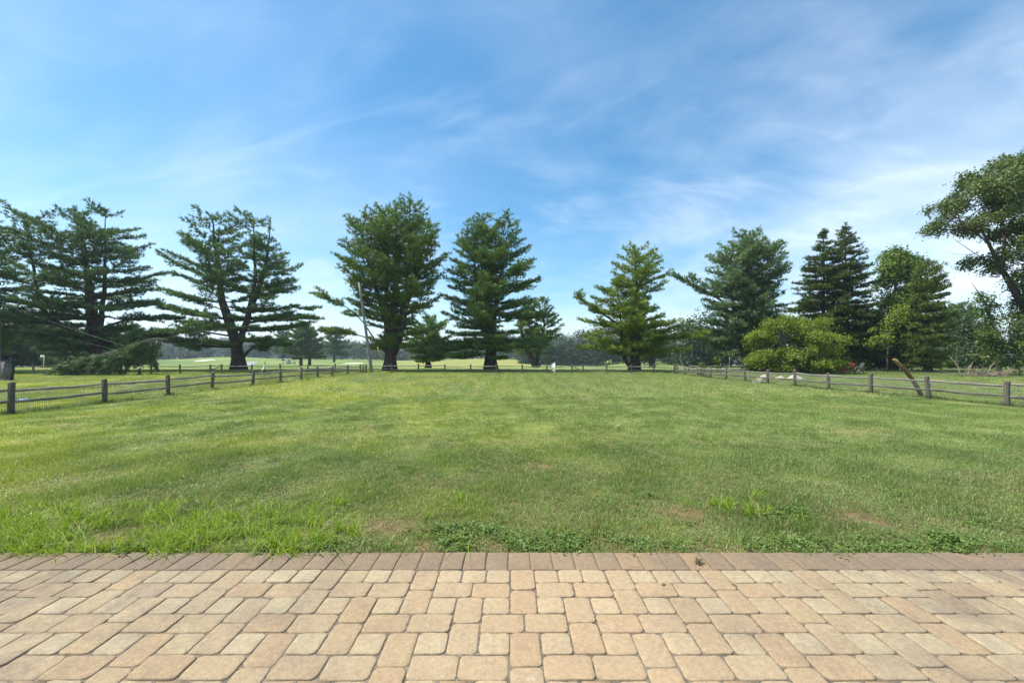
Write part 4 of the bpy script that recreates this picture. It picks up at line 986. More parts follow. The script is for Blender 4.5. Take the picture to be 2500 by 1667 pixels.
def leafy(name, label, cat, base, trunks, clumps, mat, seed, leaf=0.16, per=12, spray=0.30, dens=6.0, bark_m='bark2', twigs=3, shell=0.55, up=0.5, crown_name='crown', group=None):
    """broad-leaved tree: limbs reach into uneven leaf masses; clumps = (centre, radii)"""
    r = np.random.default_rng(seed); base = np.array(base, float); root = empty(name, tuple(base)); tag(root, label, cat, group)
    wood = MB(); C, Nn = [], []
    ends = []
    for (P, r0, r1) in trunks:
        Q = curve_pts(P, 10); wood.tube(Q, np.linspace(r0, r1, 10), 8, True, 0.06); ends.append(Q)
    allp = np.vstack(ends)
    for c, rad in clumps:
        c = np.array(c, float); rad = np.array(rad, float); j = np.argmin(np.linalg.norm((allp - c) / [1, 1, 1.4], axis=1)); p = allp[j]
        wood.tube(curve_pts([p, p * 0.5 + c * 0.5 + r.normal(0, 0.15, 3), c], 6), np.linspace(0.09, 0.03, 6) * min(1, rad.mean()), 5, False)
        n = max(6, int(dens * 4.2 * (rad[0] * rad[1] + rad[1] * rad[2] + rad[0] * rad[2]) / 3))
        d = unit(r.normal(0, 1, (n, 3))); q = shell + (1 - shell) * r.random(n) ** 0.6
        q *= 1 + 0.22 * np.sin(d[:, 0] * 5 + c[0]) * np.cos(d[:, 2] * 6 + c[2])
        X = c + d * rad * q[:, None]; C.append(X); Nn.append(unit(d * 0.6 + np.array([0, 0, up]) + r.normal(0, 0.25, (n, 3))))
        for k in range(twigs): wood.tube([c, X[int(r.integers(n))]], [0.03, 0.008], 3, False)
    C = np.vstack(C); Nn = np.vstack(Nn)
    V, Q = leaf_mesh(C - base, Nn, leaf, per, spray, r); mesh_obj(crown_name, V, Q, mat, root)
    wood.v = [v - base for v in wood.v]; wood.build('trunk', M[bark_m], root, True)
    print(label[:40], 'leaves', len(Q)); return root

# rounded shrub with layered yellow-green leaves
def shrub():
    Y = 37.5; b = gx(1935, Y); r = np.random.default_rng(31); cl = []
    out = [(770, 1885, 1985), (800, 1855, 2030), (835, 1828, 2050), (870, 1820, 2058), (893, 1835, 2050)]
    for q_ in range(104):
        v = r.uniform(780, 898) if q_ < 78 else r.uniform(872, 900); xl, xr = np.interp(v, [o[0] for o in out], [o[1] for o in out]), np.interp(v, [o[0] for o in out], [o[2] for o in out])
        t = r.uniform(0, 1); u = xl + 14 + (xr - xl - 28) * t; k = math.sqrt(max(0, 1 - (2 * t - 1) ** 2)); w = (xr - xl) / 2 * Y / F
        yy = r.uniform(-1, 1); cl.append((at(u, v, Y) + [0, yy * w * k * 0.85, 0], (r.uniform(0.35, 0.95), r.uniform(0.35, 0.95), r.uniform(0.16, 0.42))))
    tr = [([b, b + [x, y, 1.3], b + [2 * x, 2 * y, 2.9]], 0.12, 0.04) for x, y in ((0.5, 0.2), (-0.6, -0.1), (1.0, -0.4), (-1.1, 0.4))]
    leafy('rounded_shrub', 'big rounded yellow-green shrub behind the right fence', 'shrub', b, tr, cl, M['l_bush'], 32, leaf=0.155, per=14, spray=0.24, dens=24, up=0.9, crown_name='foliage')
shrub()
# broad-leaved tree between the spruces
def filler(seed, Y, out, n, rr=(0.5, 1.0), ky=0.7):
    r = np.random.default_rng(seed); cl = []
    vs = [o[0] for o in out]
    for _ in range(n):
        v = r.uniform(min(vs), max(vs)); xl, xr = np.interp(v, vs, [o[1] for o in out]), np.interp(v, vs, [o[2] for o in out])
        a = r.uniform(*rr); m = a * F / Y * 0.75; t = r.uniform(0, 1)
        u = xl + m + max(0, xr - xl - 2 * m) * t; w = (xr - xl) / 2 * Y / F
        cl.append((at(u, v, Y) + [0, r.uniform(-1, 1) * w * ky, 0], (a, a, a * r.uniform(0.5, 0.8))))
    return cl
b = gx(2188, 44)
leafy('maple_tree', 'light green broad-leaved tree between the dark spruces and the olive one', 'tree', b, [([b, at(2190, 800, 44), at(2186, 700, 44), at(2182, 625, 44)], 0.28, 0.05), ([at(2190, 800, 44), at(2215, 700, 44), at(2218, 630, 44)], 0.15, 0.04)],
      filler(41, 44, [(612, 2160, 2212), (650, 2140, 2240), (700, 2135, 2248), (780, 2130, 2245), (860, 2125, 2240), (895, 2130, 2240)], 95), M['l_mid'], 42, leaf=0.21, per=12, spray=0.30, dens=19)
# young tree with pale leaves in front of it
b = gx(2165, 39)
leafy('young_tree', 'pale-leaved young tree in front of the dark spruces', 'tree', b, [([b, at(2168, 840, 39), at(2185, 760, 39)], 0.07, 0.03)],
      filler(43, 39, [(750, 2180, 2205), (780, 2160, 2208), (815, 2130, 2200), (835, 2120, 2170)], 20, (0.3, 0.6)), M['l_bush'], 44, leaf=0.20, per=10, spray=0.22, dens=10)
# big leaning ash at the right edge
def ash():
    Y = 33; b = gx(2560, Y)
    tr = [([b, at(2540, 820, Y), at(2500, 745, Y), at(2469, 700, Y), at(2440, 650, Y), at(2415, 597, Y), at(2397, 561, Y)], 0.42, 0.07),
          ([at(2500, 745, Y), at(2520, 640, Y - .5), at(2510, 520, Y - 1), at(2490, 420, Y - 1)], 0.24, 0.05), ([at(2446, 664, Y), at(2455, 590, Y), at(2440, 500, Y + .5), at(2420, 430, Y + .5)], 0.14, 0.04),
          ([at(2415, 597, Y), at(2375, 560, Y), at(2310, 548, Y)], 0.06, 0.012), ([at(2440, 650, Y), at(2380, 620, Y), at(2325, 580, Y)], 0.05, 0.008), ([at(2380, 620, Y), at(2340, 622, Y), at(2310, 615, Y)], 0.02, 0.006),
          ([at(2375, 560, Y), at(2330, 575, Y), at(2290, 560, Y)], 0.02, 0.006)]
    cl = filler(51, Y, [(376, 2470, 2640), (420, 2385, 2680), (455, 2330, 2690), (490, 2296, 2690), (515, 2296, 2690), (538, 2330, 2690), (558, 2400, 2680)], 120, (0.45, 0.85), 0.6)
    cl += filler(52, Y, [(575, 2430, 2650), (620, 2385, 2650), (650, 2385, 2660), (668, 2415, 2660), (700, 2470, 2660), (770, 2480, 2660)], 90, (0.4, 0.7), 0.5)
    leafy('ash_tree', 'large broad-leaved tree leaning in from the right edge', 'tree', b, tr, cl, M['l_ash'], 53, leaf=0.20, per=13, spray=0.27, dens=20, twigs=3, up=0.6, bark_m='bark')
ash()
def snag():
    Y = 33; b = gx(2440, Y)
    tr = [([b, at(2438, 840, Y), at(2425, 780, Y), at(2395, 720, Y), at(2372, 690, Y)], 0.16, 0.02)]
    cl = filler(55, Y, [(715, 2376, 2400), (750, 2388, 2430), (790, 2395, 2445), (830, 2392, 2462), (870, 2395, 2470), (890, 2410, 2470)], 42, (0.3, 0.6), 0.6)
    leafy('dead_tree', 'vine-wrapped dead snag with a bare tip above the brush pile', 'tree', b, tr, cl, M['l_vine'], 56, leaf=0.17, per=10, spray=0.2, dens=14, bark_m='deadwood')
    b = gx(2490, 32)
    leafy('bushy_sapling', 'leafy sapling at the right edge beside the brush pile', 'tree', b, [([b, at(2488, 860, 32), at(2490, 800, 32)], 0.06, 0.02)],
          filler(57, 32, [(770, 2470, 2560), (820, 2460, 2560), (860, 2455, 2560), (905, 2460, 2560)], 34, (0.35, 0.65), 0.6), M['l_vine'], 58, leaf=0.17, per=10, spray=0.2, dens=13)
snag()

b = gx(2372, 52)
leafy('understory_tree', 'dense mid-green tree filling the gap left of the vine-wrapped snag', 'tree', b, [([b, at(2372, 850, 52), at(2368, 800, 52)], 0.14, 0.04)],
      filler(59, 52, [(782, 2350, 2385), (805, 2325, 2410), (840, 2318, 2425), (880, 2315, 2430), (904, 2320, 2425)], 50, (0.6, 1.1), 0.6), M['l_valley'], 60, leaf=0.25, per=11, spray=0.32, dens=8)
# ------------------------------------------------------------------ woods that read as one mass
def wood_mass(name, label, spec, mat, seed, trunk_mat='bark2', cut=1.6, leafk=0.105):
    r = np.random.default_rng(seed); C, Nn, S = [], [], []; tr = MB(); V_, Q_ = [], []; n0 = 0
    for (x, y, h, w) in spec:
        z = float(tz(x, y)); k = int(26 + 10 * r.random())
        lob = [(np.array([x, y, z + h * 0.5]), np.array([w * 0.5, w * 0.5, h * 0.5]))]
        for _ in range(8): lob.append((np.array([x + r.normal(0, w * 0.26), y + r.normal(0, w * 0.26), z + h * r.uniform(0.06, 0.94)]), np.array([w * 0.26, w * 0.26, h * 0.12])))
        for c, rad in lob:
            n = int((34 if rad[0] > w * 0.4 else 12) * cut); d = unit(r.normal(0, 1, (n, 3)))
            C.append(c + d * rad * r.uniform(0.75, 1.08, (n, 1))); Nn.append(unit(d + [0, 0, 0.5])); S.append(np.full(n, w))
        if r.random() < 0.35: tr.tube([(x, y, z - 0.5), (x + r.normal(0, 0.3), y, z + h * 0.7)], [0.22 * w / 7, 0.1 * w / 7], 4, False)
    C = np.vstack(C); Nn = np.vstack(Nn); S = np.concatenate(S)
    V, Q = leaf_mesh(C, Nn, 1.0, 4, 0.001, r); m = np.repeat(S, 4)
    Cr = np.repeat(C, 4, 0); off = r.normal(0, 1, (len(Cr), 3)) * (m * 0.07)[:, None]
    V = V.reshape(-1, 4, 3); V = (V - Cr[:, None]) * (m * leafk)[:, None, None] + (Cr + off)[:, None]
    root = mesh_obj(name, V.reshape(-1, 3), Q, mat); tag(root, label, 'woods', kind='stuff')
    if tr.v: tr.build('trunk', M[trunk_mat], root)
    print(name, len(Q)); return root
def rows(u0, u1, Ys, h, w, r, step=0.75):
    out = []
    for Y in Ys:
        x0, x1 = (u0 - 1250) * Y / F, (u1 - 1250) * Y / F
        for x in np.arange(x0, x1, w * step): out.append((x + r.normal(0, w * 0.2), Y + r.normal(0, 4), h * r.uniform(0.55, 1.2), w * r.uniform(0.65, 1.3)))
    return out
wr = np.random.default_rng(61)
wood_mass('distant_wood', 'hazy blue-green belt of trees beyond the golf course', rows(-600, 1330, (330, 350), 15, 12, wr) , M['l_forest'], 62, cut=1.2)
wood_mass('valley_wood', 'green wood beyond the fairway between the white sign and the bright pine', rows(1290, 1560, (198, 206, 216, 230, 250), 15.5, 8.5, wr, 0.6), M['l_valley'], 63, cut=2.2, leafk=0.09)
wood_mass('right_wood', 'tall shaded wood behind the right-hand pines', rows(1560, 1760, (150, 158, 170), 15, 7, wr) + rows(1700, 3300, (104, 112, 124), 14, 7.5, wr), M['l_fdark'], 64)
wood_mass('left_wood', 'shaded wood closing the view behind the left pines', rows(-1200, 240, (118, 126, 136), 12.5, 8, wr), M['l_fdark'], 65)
wood_mass('hill_wood', 'wooded hills along the horizon', rows(-300, 1900, (640, 760, 900, 1060), 20, 26, wr, 0.9), M['l_forest'], 66, cut=0.4, leafk=0.22)
# the tall pale-trunked tree that stands out of the right wood
Yb = 140; b = gx(1673, Yb)
leafy('tall_tree', 'tall pale-trunked tree with an airy top in the wood right of the bright pine', 'tree', b, [([b, at(1672, 860, Yb), at(1671, 822, Yb), at(1668, 795, Yb)], 0.75, 0.3), ([at(1671, 822, Yb), at(1685, 795, Yb)], 0.3, 0.1), ([at(1671, 822, Yb), at(1655, 800, Yb)], 0.3, 0.1)],
      filler(71, Yb, [(783, 1660, 1690), (795, 1648, 1705), (812, 1645, 1712), (822, 1655, 1705)], 34, (1.2, 2.2), 0.6), M['l_mid'], 72, leaf=0.65, per=5, spray=0.7, dens=0.8)
#PART4

# ------------------------------------------------------------------ fallen limb of the forked pine
def fallen_branch():
    r = np.random.default_rng(81); Y = 34.2; b = gx(290, Y); root = empty('fallen_branch', tuple(b)); tag(root, 'broken pine limb hanging down to the grass left of the forked pine', 'branch')
    wood, tufts = MB(), []
    spine = curve_pts([at(412, 832, 35.5), at(392, 826, 35), at(362, 829, Y), at(318, 850, Y - .3), at(262, 862, Y - .4), at(215, 874, Y - .6), at(172, 889, Y - .8)], 20)
    wood.tube(spine, np.linspace(0.13, 0.03, 20), 6, True, 0.06)
    subs = []
    for k in range(95):
        t = 0.06 + 0.94 * (k + r.random()) / 95; p = np.array([np.interp(t, np.linspace(0, 1, 20), spine[:, i]) for i in range(3)])
        dx = r.uniform(-1.6, 0.1); dy = r.uniform(-1.1, 0.9); g = float(tz(p[0], p[1])); dz = -(p[2] - g) * r.uniform(0.35, 0.98)
        q = p + [dx, dy, dz]; q[2] = max(q[2], g + 0.12)
        c = curve_pts([p, p * 0.5 + q * 0.5 + [-.15, 0, 0.22], q], 6); wood.tube(c, np.linspace(0.042, 0.014, 6), 4, False); subs.append(c)
    for c in subs:
        for k in range(9):
            t = 0.15 + 0.85 * r.random(); p = np.array([np.interp(t, np.linspace(0, 1, 6), c[:, i]) for i in range(3)])
            d = unit(c[-1] - c[0] + r.normal(0, 0.6, 3) + [-.2, 0, 0.1]); m = 5; s = np.linspace(0, 0.6, m) * r.uniform(0.5, 1.1)
            T = p + d * s[:, None] + r.normal(0, 0.04, (m, 3)); T[:, 2] = np.maximum(T[:, 2], tz(T[:, 0], T[:, 1]) + 0.05)
            tufts.append(np.hstack([T, np.repeat((d + [0, 0, 0.1])[None], m, 0)]))
    A = np.vstack(tufts); V, Q = needle_mesh(A[:, :3] - b, unit(A[:, 3:]), np.full(len(A), 0.27), 5, 0.055, r, 0.6)
    mesh_obj('needles', V, Q, M['p_fallen'], root); wood.v = [v - b for v in wood.v]; wood.build('limb', M['bark2'], root, True)
M['p_fallen'] = foliage('pine_fallen', (0.055, 0.105, 0.038), (0.150, 0.225, 0.082), 0.2, 0.7, (0.19, 0.18, 0.10), 0.1)
fallen_branch()

# ------------------------------------------------------------------ poles and wires
b = gx(909, 37.2); root = empty('utility_pole', tuple(b)); tag(root, 'leaning grey wooden utility pole at the far left corner of the lawn', 'pole')
top = at(876.5, 690, 37.2); mb = MB(); P = np.linspace(b - [0, 0, 0.3], top, 8); mb.tube(P - b, np.linspace(0.15, 0.085, 8), 10, True, 0.02); mb.build('shaft', M['pole'], root, True)
mb = MB(); mb.tube([P[-1] - b + [0, 0, -0.12], P[-1] - b + [-0.12, 0, -0.10]], 0.02, 5); mb.build('bracket', M['dkmetal'], root)
lb_ = gx(-4, 37); root = empty('utility_pole', tuple(lb_)); tag(root, 'upright grey pole cut by the left edge of the picture', 'pole')
mb = MB(); mb.tube(np.linspace([0, 0, -0.3], [0, 0, 7.6], 6), np.linspace(0.16, 0.13, 6), 10, True, 0.02); mb.build('shaft', M['pole'], root, True)
def wire(name, label, pts, rad=0.007, n=24, mat='wire'):
    mb = MB(); mb.tube(curve_pts(pts, n), rad, 4, False); o = mb.build(name, M[mat]); tag(o, label, 'wire'); return o
sl_ = at(318, 849, 34.0)
wire('overhead_wire', 'slack wire from the leaning pole down to the fallen branch', [top, at(809, 754, 37.2), at(683, 784, 36.5), at(560, 802, 35.6), at(487, 808, 35.0), at(370, 832, 34.2), sl_])
wire('overhead_wire', 'slack wire from the left pole down to the fallen branch', [lb_ + [0, 0, 6.6], at(41, 757, 36.5), at(140, 790, 35.6), at(222, 819, 34.8), sl_ + [0, 0, 0.02]])
wire('overhead_wire', 'lower slack wire trailing from the left pole behind the fallen branch', [lb_ + [0, 0, 4.4], at(74, 803, 36.6), at(170, 828, 36.2), at(260, 848, 35.8), at(330, 866, 35.4)], 0.006)
g0, g1 = at(886, 748, 37.2), gx(944, 38.4)
wire('guy_wire', 'thin guy wire with a yellow guard beside the leaning pole', [g0, g1], 0.008, 6)
mb = MB(); gd = (g1 - g0); a0, a1 = g0 + gd * 0.60, g0 + gd * 0.82; mb.tube([a0, a1], 0.03, 6); o = mb.build('guard', M['yellow']); o.parent = bpy.data.objects['guy_wire']

# ------------------------------------------------------------------ white sign post on the lawn
b = gx(1354, 33.6); root = empty('sign_post', tuple(b), R(62)); tag(root, 'white sign post with a hanging white board at the far end of the lawn', 'sign')
mb = MB(); mb.box((0, 0, 0.47), (0.092, 0.092, 1.0)); mb.build('post', M['white'], root)
mb = MB(); mb.box((0, 0, 0.982), (0.125, 0.125, 0.024)); mb.box((0, 0, 1.017), (0.09, 0.09, 0.045), taper=0.1); mb.build('cap', M['white'], root)
mb = MB(); mb.box((0.22, 0, 0.88), (0.34, 0.05, 0.06)); mb.build('arm', M['white'], root)
mb = MB(); mb.box((0.24, 0, 0.60), (0.26, 0.018, 0.40)); bd = mb.build('board', M['signgrey'], root)
mb = MB(); mb.box((0.24, 0, 0.345), (0.24, 0.016, 0.09)); mb.build('rider_panel', M['metal'], root)
for x in (0.14, 0.34):
    mb = MB(); mb.tube([(x, 0, 0.86), (x, 0, 0.79)], 0.006, 4); mb.build('hook', M['dkmetal'], root)
root.rotation_euler[2] = R(180 - 60)

# ------------------------------------------------------------------ sprinkler tripods
def sprinkler(label, u, Y, h, mats, rz):
    b = gx(u, Y); root = empty('sprinkler_tripod', tuple(b), rz); tag(root, label, 'sprinkler', 'sprinkler tripods in the left paddock')
    for k in range(3):
        a = k * 2.094 + 0.3; mb = MB(); mb.tube([(0.03 * math.cos(a), 0.03 * math.sin(a), h * 0.78), (0.50 * math.cos(a), 0.50 * math.sin(a), -0.01)], 0.017, 5); mb.build('leg', M[mats[k]], root)
    mb = MB(); mb.tube([(0, 0, h * 0.70), (0, 0, h)], 0.022, 6); mb.build('riser', M['dkmetal'], root)
    mb = MB(); mb.tube([(-0.16, 0, h * 0.93), (0.13, 0, h * 0.95)], 0.016, 5); mb.tube([(0, 0, h - 0.01), (0, 0, h + 0.06)], 0.03, 6); mb.build('sprinkler_head', M['dkmetal'], root)
sprinkler('dark-legged sprinkler tripod behind the left fence', 647, 30.4, 1.08, ('dkmetal', 'metal', 'metal'), 1.9)
sprinkler('bare metal sprinkler tripod nearer the leaning pole', 733, 31.2, 0.80, ('metal', 'metal', 'metal'), 0.7)

# ------------------------------------------------------------------ golf carts
def make_cart(rider=False):
    root = empty('golf_cart', (0, 0, 0))
    def box(name, m, *bs):
        mb = MB()
        for c, d in bs: mb.box(c, d, taper=0.9)
        o = mb.build(name, M[m], root)
        bv = o.modifiers.new('bevel', 'BEVEL'); bv.width = 0.05; bv.segments = 2; return o
    box('body', 'white', ((0.0, 0, 0.42), (2.3, 1.15, 0.28)), ((0.92, 0, 0.66), (0.45, 1.05, 0.34)), ((-0.80, 0, 0.70), (0.7, 1.1, 0.34)))
    box('seat', 'tan', ((-0.30, 0, 0.72), (0.55, 1.05, 0.16)), ((-0.55, 0, 0.98), (0.14, 1.05, 0.42)))
    box('roof', 'white', ((-0.05, 0, 1.82), (1.9, 1.2, 0.08)))
    for x, y in ((0.72, 0.5), (0.72, -0.5), (-0.85, 0.5), (-0.85, -0.5)):
        mb = MB(); mb.tube([(x, y, 0.6), (x * 0.92, y, 1.8)], 0.022, 5); mb.build('roof_post', M['dkmetal'], root)
    for x in (0.78, -0.78):
        for y in (0.52, -0.52):
            mb = MB(); mb.tube([(x, y - 0.1, 0.23), (x, y + 0.1, 0.23)], 0.23, 14); w = mb.build('wheel', M['black'], root)
            s = 1 if y > 0 else -1; mb = MB(); mb.tube([(x, y + s * 0.101, 0.23), (x, y + s * 0.112, 0.23)], 0.12, 10); mb.build('hub', M['white'], w)
    mb = MB(); mb.tube([(0.72, 0.25, 0.75), (0.40, 0.25, 1.02)], 0.02, 5); mb.tube([(0.42, 0.08, 1.0), (0.39, 0.25, 1.04), (0.42, 0.42, 1.0)], 0.018, 5); mb.build('steering_wheel', M['black'], root)
    mb = MB(); mb.box((-1.1, 0.22, 0.95), (0.26, 0.28, 0.85)); mb.build('golf_bag', M['black'], root)
    return root
cart = make_cart()
def place_cart(o, u, v, Y, rz, label):
    if Y is None: Y = at_ground(u, v)[1]
    b = gx(u, Y); o.location = tuple(b); o.rotation_euler[2] = rz; tag(o, label, 'golf cart', 'golf carts on the course')
c2, c3 = copy_tree(cart), copy_tree(cart)
place_cart(cart, 1801, 900, 104, R(184), 'white golf cart carrying a driver seen beside the broad blue-green pine')
place_cart(c2, 697, 888.5, None, R(200), 'left of two small white golf carts parked on the far fairway')
place_cart(c3, 713, 888, None, R(20), 'right of two small white golf carts parked on the far fairway')
def driver():
    """seated person: one skinned body"""
    b = np.array(cart.location); root = empty('person', tuple(b), R(184)); tag(root, 'person in a light blue shirt seated in the golf cart', 'person')
    vs = [(-0.34, 0.25, 0.86), (-0.36, 0.25, 1.10), (-0.34, 0.25, 1.32), (-0.32, 0.25, 1.46), (-0.29, 0.25, 1.62), (0.10, 0.15, 0.88), (0.14, 0.15, 0.48), (0.28, 0.15, 0.46), (0.10, 0.36, 0.88), (0.14, 0.36, 0.48), (0.28, 0.36, 0.46),
          (-0.33, 0.06, 1.32), (-0.10, 0.03, 1.10), (0.25, 0.10, 1.02), (-0.33, 0.44, 1.32), (-0.10, 0.47, 1.10), (0.25, 0.40, 1.02)]
    es = [(0, 1), (1, 2), (2, 3), (3, 4), (0, 5), (5, 6), (6, 7), (0, 8), (8, 9), (9, 10), (2, 11), (11, 12), (12, 13), (2, 14), (14, 15), (15, 16)]
    rd = [.15, .15, .16, .06, .10, .08, .055, .05, .08, .055, .05, .07, .05, .035, .07, .05, .035]
    me = bpy.data.meshes.new('body'); me.from_pydata(vs, es, []); o = bpy.data.objects.new('body', me); col.objects.link(o); o.parent = root
    me.materials.append(M['shirt']); sk = o.modifiers.new('skin', 'SKIN'); 
    for i, v in enumerate(me.skin_vertices[0].data): v.radius = (rd[i], rd[i]); v.use_root = i == 0
    o.modifiers.new('sub', 'SUBSURF').levels = 2; o.modifiers['sub'].render_levels = 2
    mb = MB(); P = np.array([(-0.29, 0.25, 1.50), (-0.29, 0.25, 1.56), (-0.28, 0.25, 1.63), (-0.28, 0.25, 1.70), (-0.29, 0.25, 1.74)]); mb.tube(P, [.05, .085, .10, .085, .03], 10); mb.build('head', M['skin'], root, True)
driver()

# steel practice-cage frame in front of the cart
b = gx(1800, 60); root = empty('cage_frame', tuple(b)); tag(root, 'thin square metal tube frame standing round the golf cart view', 'frame')
w, h = 38 * 60 / F / 2, 2.05
for x in (-w, w):
    mb = MB(); mb.tube([(x, 0, -0.1), (x, 0, h)], 0.03, 6); mb.build('upright', M['metal'], root)
mb = MB(); mb.tube([(-w - 0.03, 0, h + 0.03), (w + 0.03, 0, h + 0.03)], 0.03, 6); mb.build('crossbar', M['metal'], root)

# ------------------------------------------------------------------ chairs
def make_chair(m):
    root = empty('adirondack_chair', (0, 0, 0))
    for k in range(5):
        x = (k - 2) * 0.105; mb = MB(); t = 0.35; rot = np.array([[1, 0, 0], [0, math.cos(t), -math.sin(t)], [0, math.sin(t), math.cos(t)]])
        mb.box((x, 0.42, 0.62 - 0.02 * abs(k - 2)), (0.095, 0.02, 0.80 - 0.05 * abs(k - 2)), rot.T); mb.build('back_slat', m, root)
    for k in range(4):
        mb = MB(); mb.box((0, -0.22 + k * 0.125, 0.36 - k * 0.035), (0.54, 0.11, 0.02)); mb.build('seat_slat', m, root)
    for s in (-1, 1):
        mb = MB(); mb.box((s * 0.31, -0.26, 0.27), (0.03, 0.09, 0.56)); mb.build('leg', m, root)
        mb = MB(); mb.box((s * 0.31, 0.42, 0.24), (0.03, 0.09, 0.50)); mb.build('leg', m, root)
        mb = MB(); mb.box((s * 0.34, 0.03, 0.56), (0.13, 0.75, 0.022)); mb.build('armrest', m, root)
    return root
for u, Y, rz, mt, lb in ((2046, 36.2, R(70), 'red', 'red adirondack chair turned sideways, left of the other two'), (2075, 36.6, R(150), 'red', 'red adirondack chair beside the tan one'), (2089, 35.6, R(200), 'tan', 'tan adirondack chair in front of the dark spruces')):
    c = make_chair(M[mt]); b = gx(u, Y); c.location = tuple(b); c.rotation_euler[2] = rz; tag(c, lb, 'chair', 'adirondack chairs behind the netting fence')

# ------------------------------------------------------------------ boulders, beam, brush pile
def boulder(label, u, v, w, h, seed, peak=0.0):
    import bmesh
    Y = F * CH / (v - HZ); b = gx(u, Y); r = np.random.default_rng(seed); bm = bmesh.new()
    W = w * Y / F; H = h * Y / F
    for _ in range(26):
        d = unit(r.normal(0, 1, 3)); bm.verts.new((d[0] * W * 0.52, d[1] * W * 0.42, abs(d[2]) * H * 0.72))
    bm.verts.new((peak * W, 0, H)); 
    for a in range(7): bm.verts.new((math.cos(a * .9) * W * .5, math.sin(a * .9) * W * .42, -0.1))
    geo = bmesh.ops.convex_hull(bm, input=bm.verts); bmesh.ops.delete(bm, geom=list({g for g in geo['geom_interior'] if isinstance(g, bmesh.types.BMVert)}), context='VERTS')
    me = bpy.data.meshes.new('boulder'); bm.to_mesh(me); bm.free(); me.materials.append(M['stone']); o = bpy.data.objects.new('boulder', me); col.objects.link(o); o.location = tuple(b)
    bv = o.modifiers.new('bevel', 'BEVEL'); bv.width = 0.025; bv.segments = 2
    tag(o, label, 'boulder', 'pale boulders behind the right fence')
boulder('low pale flat boulder in front of the other boulders', 1850, 931.5, 26, 9, 1, -0.1)
boulder('pale blocky boulder behind the low flat one', 1863, 926, 25, 14, 2, 0.2)
boulder('pale pointed boulder in the middle of the row', 1904, 925, 29, 10, 3, 0.12)
boulder('widest pale boulder seen behind a fence post', 1941, 924.5, 39, 12.5, 4, -0.1)
boulder('pale grey boulder furthest right, touching the netting fence', 2023, 920, 24, 10, 5, 0.0)

b = gx(2249, 16.2); root = empty('curved_beam', tuple(b)); tag(root, 'curved brown wooden beam leaning up out of the grass behind the right fence', 'beam')
P = curve_pts([at(2249, 968, 16.2), at(2243, 955, 16.2), at(2232, 934, 16.2), at(2210, 905, 16.2), at(2181, 877, 16.2)], 12) - b
mb = MB(); T = unit(np.gradient(P, axis=0)); V = []
for p, t in zip(P, T):
    s = np.cross(t, [0, 1.0, 0]); s = s / np.linalg.norm(s)
    for a, d in ((-1, -1), (1, -1), (1, 1), (-1, 1)): V.append(p + s * 0.045 * a + np.array([0, 0.04 * d, 0]))
n = len(P); Q = [[i * 4 + j, i * 4 + (j + 1) % 4, i * 4 + 4 + (j + 1) % 4, i * 4 + 4 + j] for i in range(n - 1) for j in range(4)] + [[3, 2, 1, 0], [4 * n - 4, 4 * n - 3, 4 * n - 2, 4 * n - 1]]
bo = mesh_obj('plank', np.array(V), np.array(Q), M['beam'], root); bv = bo.modifiers.new('bevel', 'BEVEL'); bv.width = 0.008; bv.segments = 2
b2 = mesh_obj('face_board', np.array(V) * [1, 0.45, 1] + [0.008, -0.060, 0.0], np.array(Q), M['beam'], root)

b = gx(2425, 31.2); root = empty('brush_pile', tuple(b)); tag(root, 'pile of bleached dead branches at the edge of the wood', 'brush pile'); r = np.random.default_rng(91)
for k in range(30):
    a = r.uniform(-1, 1); p0 = np.array([a * 1.5 - 0.6, r.uniform(-0.5, 0.7), 0.03]); ln = r.uniform(0.9, 2.6); az = r.normal(0.25, 0.5) + (math.pi if r.random() < 0.35 else 0); e = min(0.75, abs(r.normal(0.28, 0.2)))
    d = np.array([math.cos(az) * math.cos(e), math.sin(az) * 0.5, math.sin(e)]); p1 = p0 + d * ln; p1[2] -= 0.25 * ln * abs(d[0]) * r.random(); p1[2] = max(p1[2], 0.05)
    c = curve_pts([p0, (p0 + p1) / 2 + [r.normal(0, .12), 0, 0.22 * r.random() + 0.08], p1], 8); mb = MB(); mb.tube(c, np.linspace(r.uniform(0.022, 0.045), 0.008, 8), 5, True, 0.08)
    for q in range(3):
        s = c[int(r.integers(3, 7))]; mb.tube([s, s + r.normal(0, 0.22, 3) + d * 0.3], [0.012, 0.004], 4, False)
    mb.build('stick', M['deadwood'], root, True)

# ------------------------------------------------------------------ small things at the left
Y = 26.5; b = gx(-7, Y); root = empty('plank_bin', tuple(b)); tag(root, 'grey upright-board bin cut by the left edge of the picture', 'bin')
W_, H_ = 0.95, 1.16
for k in range(5):
    x = 0.43 - k * 0.205; mb = MB(); mb.box((x - 0.05, 0, H_ / 2), (0.19, 0.03, H_ - 0.03 * (k % 2)), np.array([[1, 0, 0.06], [0, 1, 0], [0, 0, 1]])); mb.build('board', M['boxwood'], root)
for k in range(4):
    mb = MB(); mb.box((0.47, 0.055 + k * 0.075, H_ / 2 - 0.02), (0.03, 0.07, H_ - 0.06)); mb.build('board', M['boxwood'], root)
mb = MB(); mb.box((0.0, 0.14, 0.045), (1.3, 0.45, 0.09)); mb.build('base', M['boxwood'], root)
mb = MB(); mb.box((-0.05, 0.16, H_ + 0.03), (1.0, 0.38, 0.035)); mb.build('lid', M['boxwood'], root)
b = gx(28, 26.3); root = empty('drain_pipe', tuple(b)); tag(root, 'black corrugated pipe standing on end beside the plank bin', 'pipe')
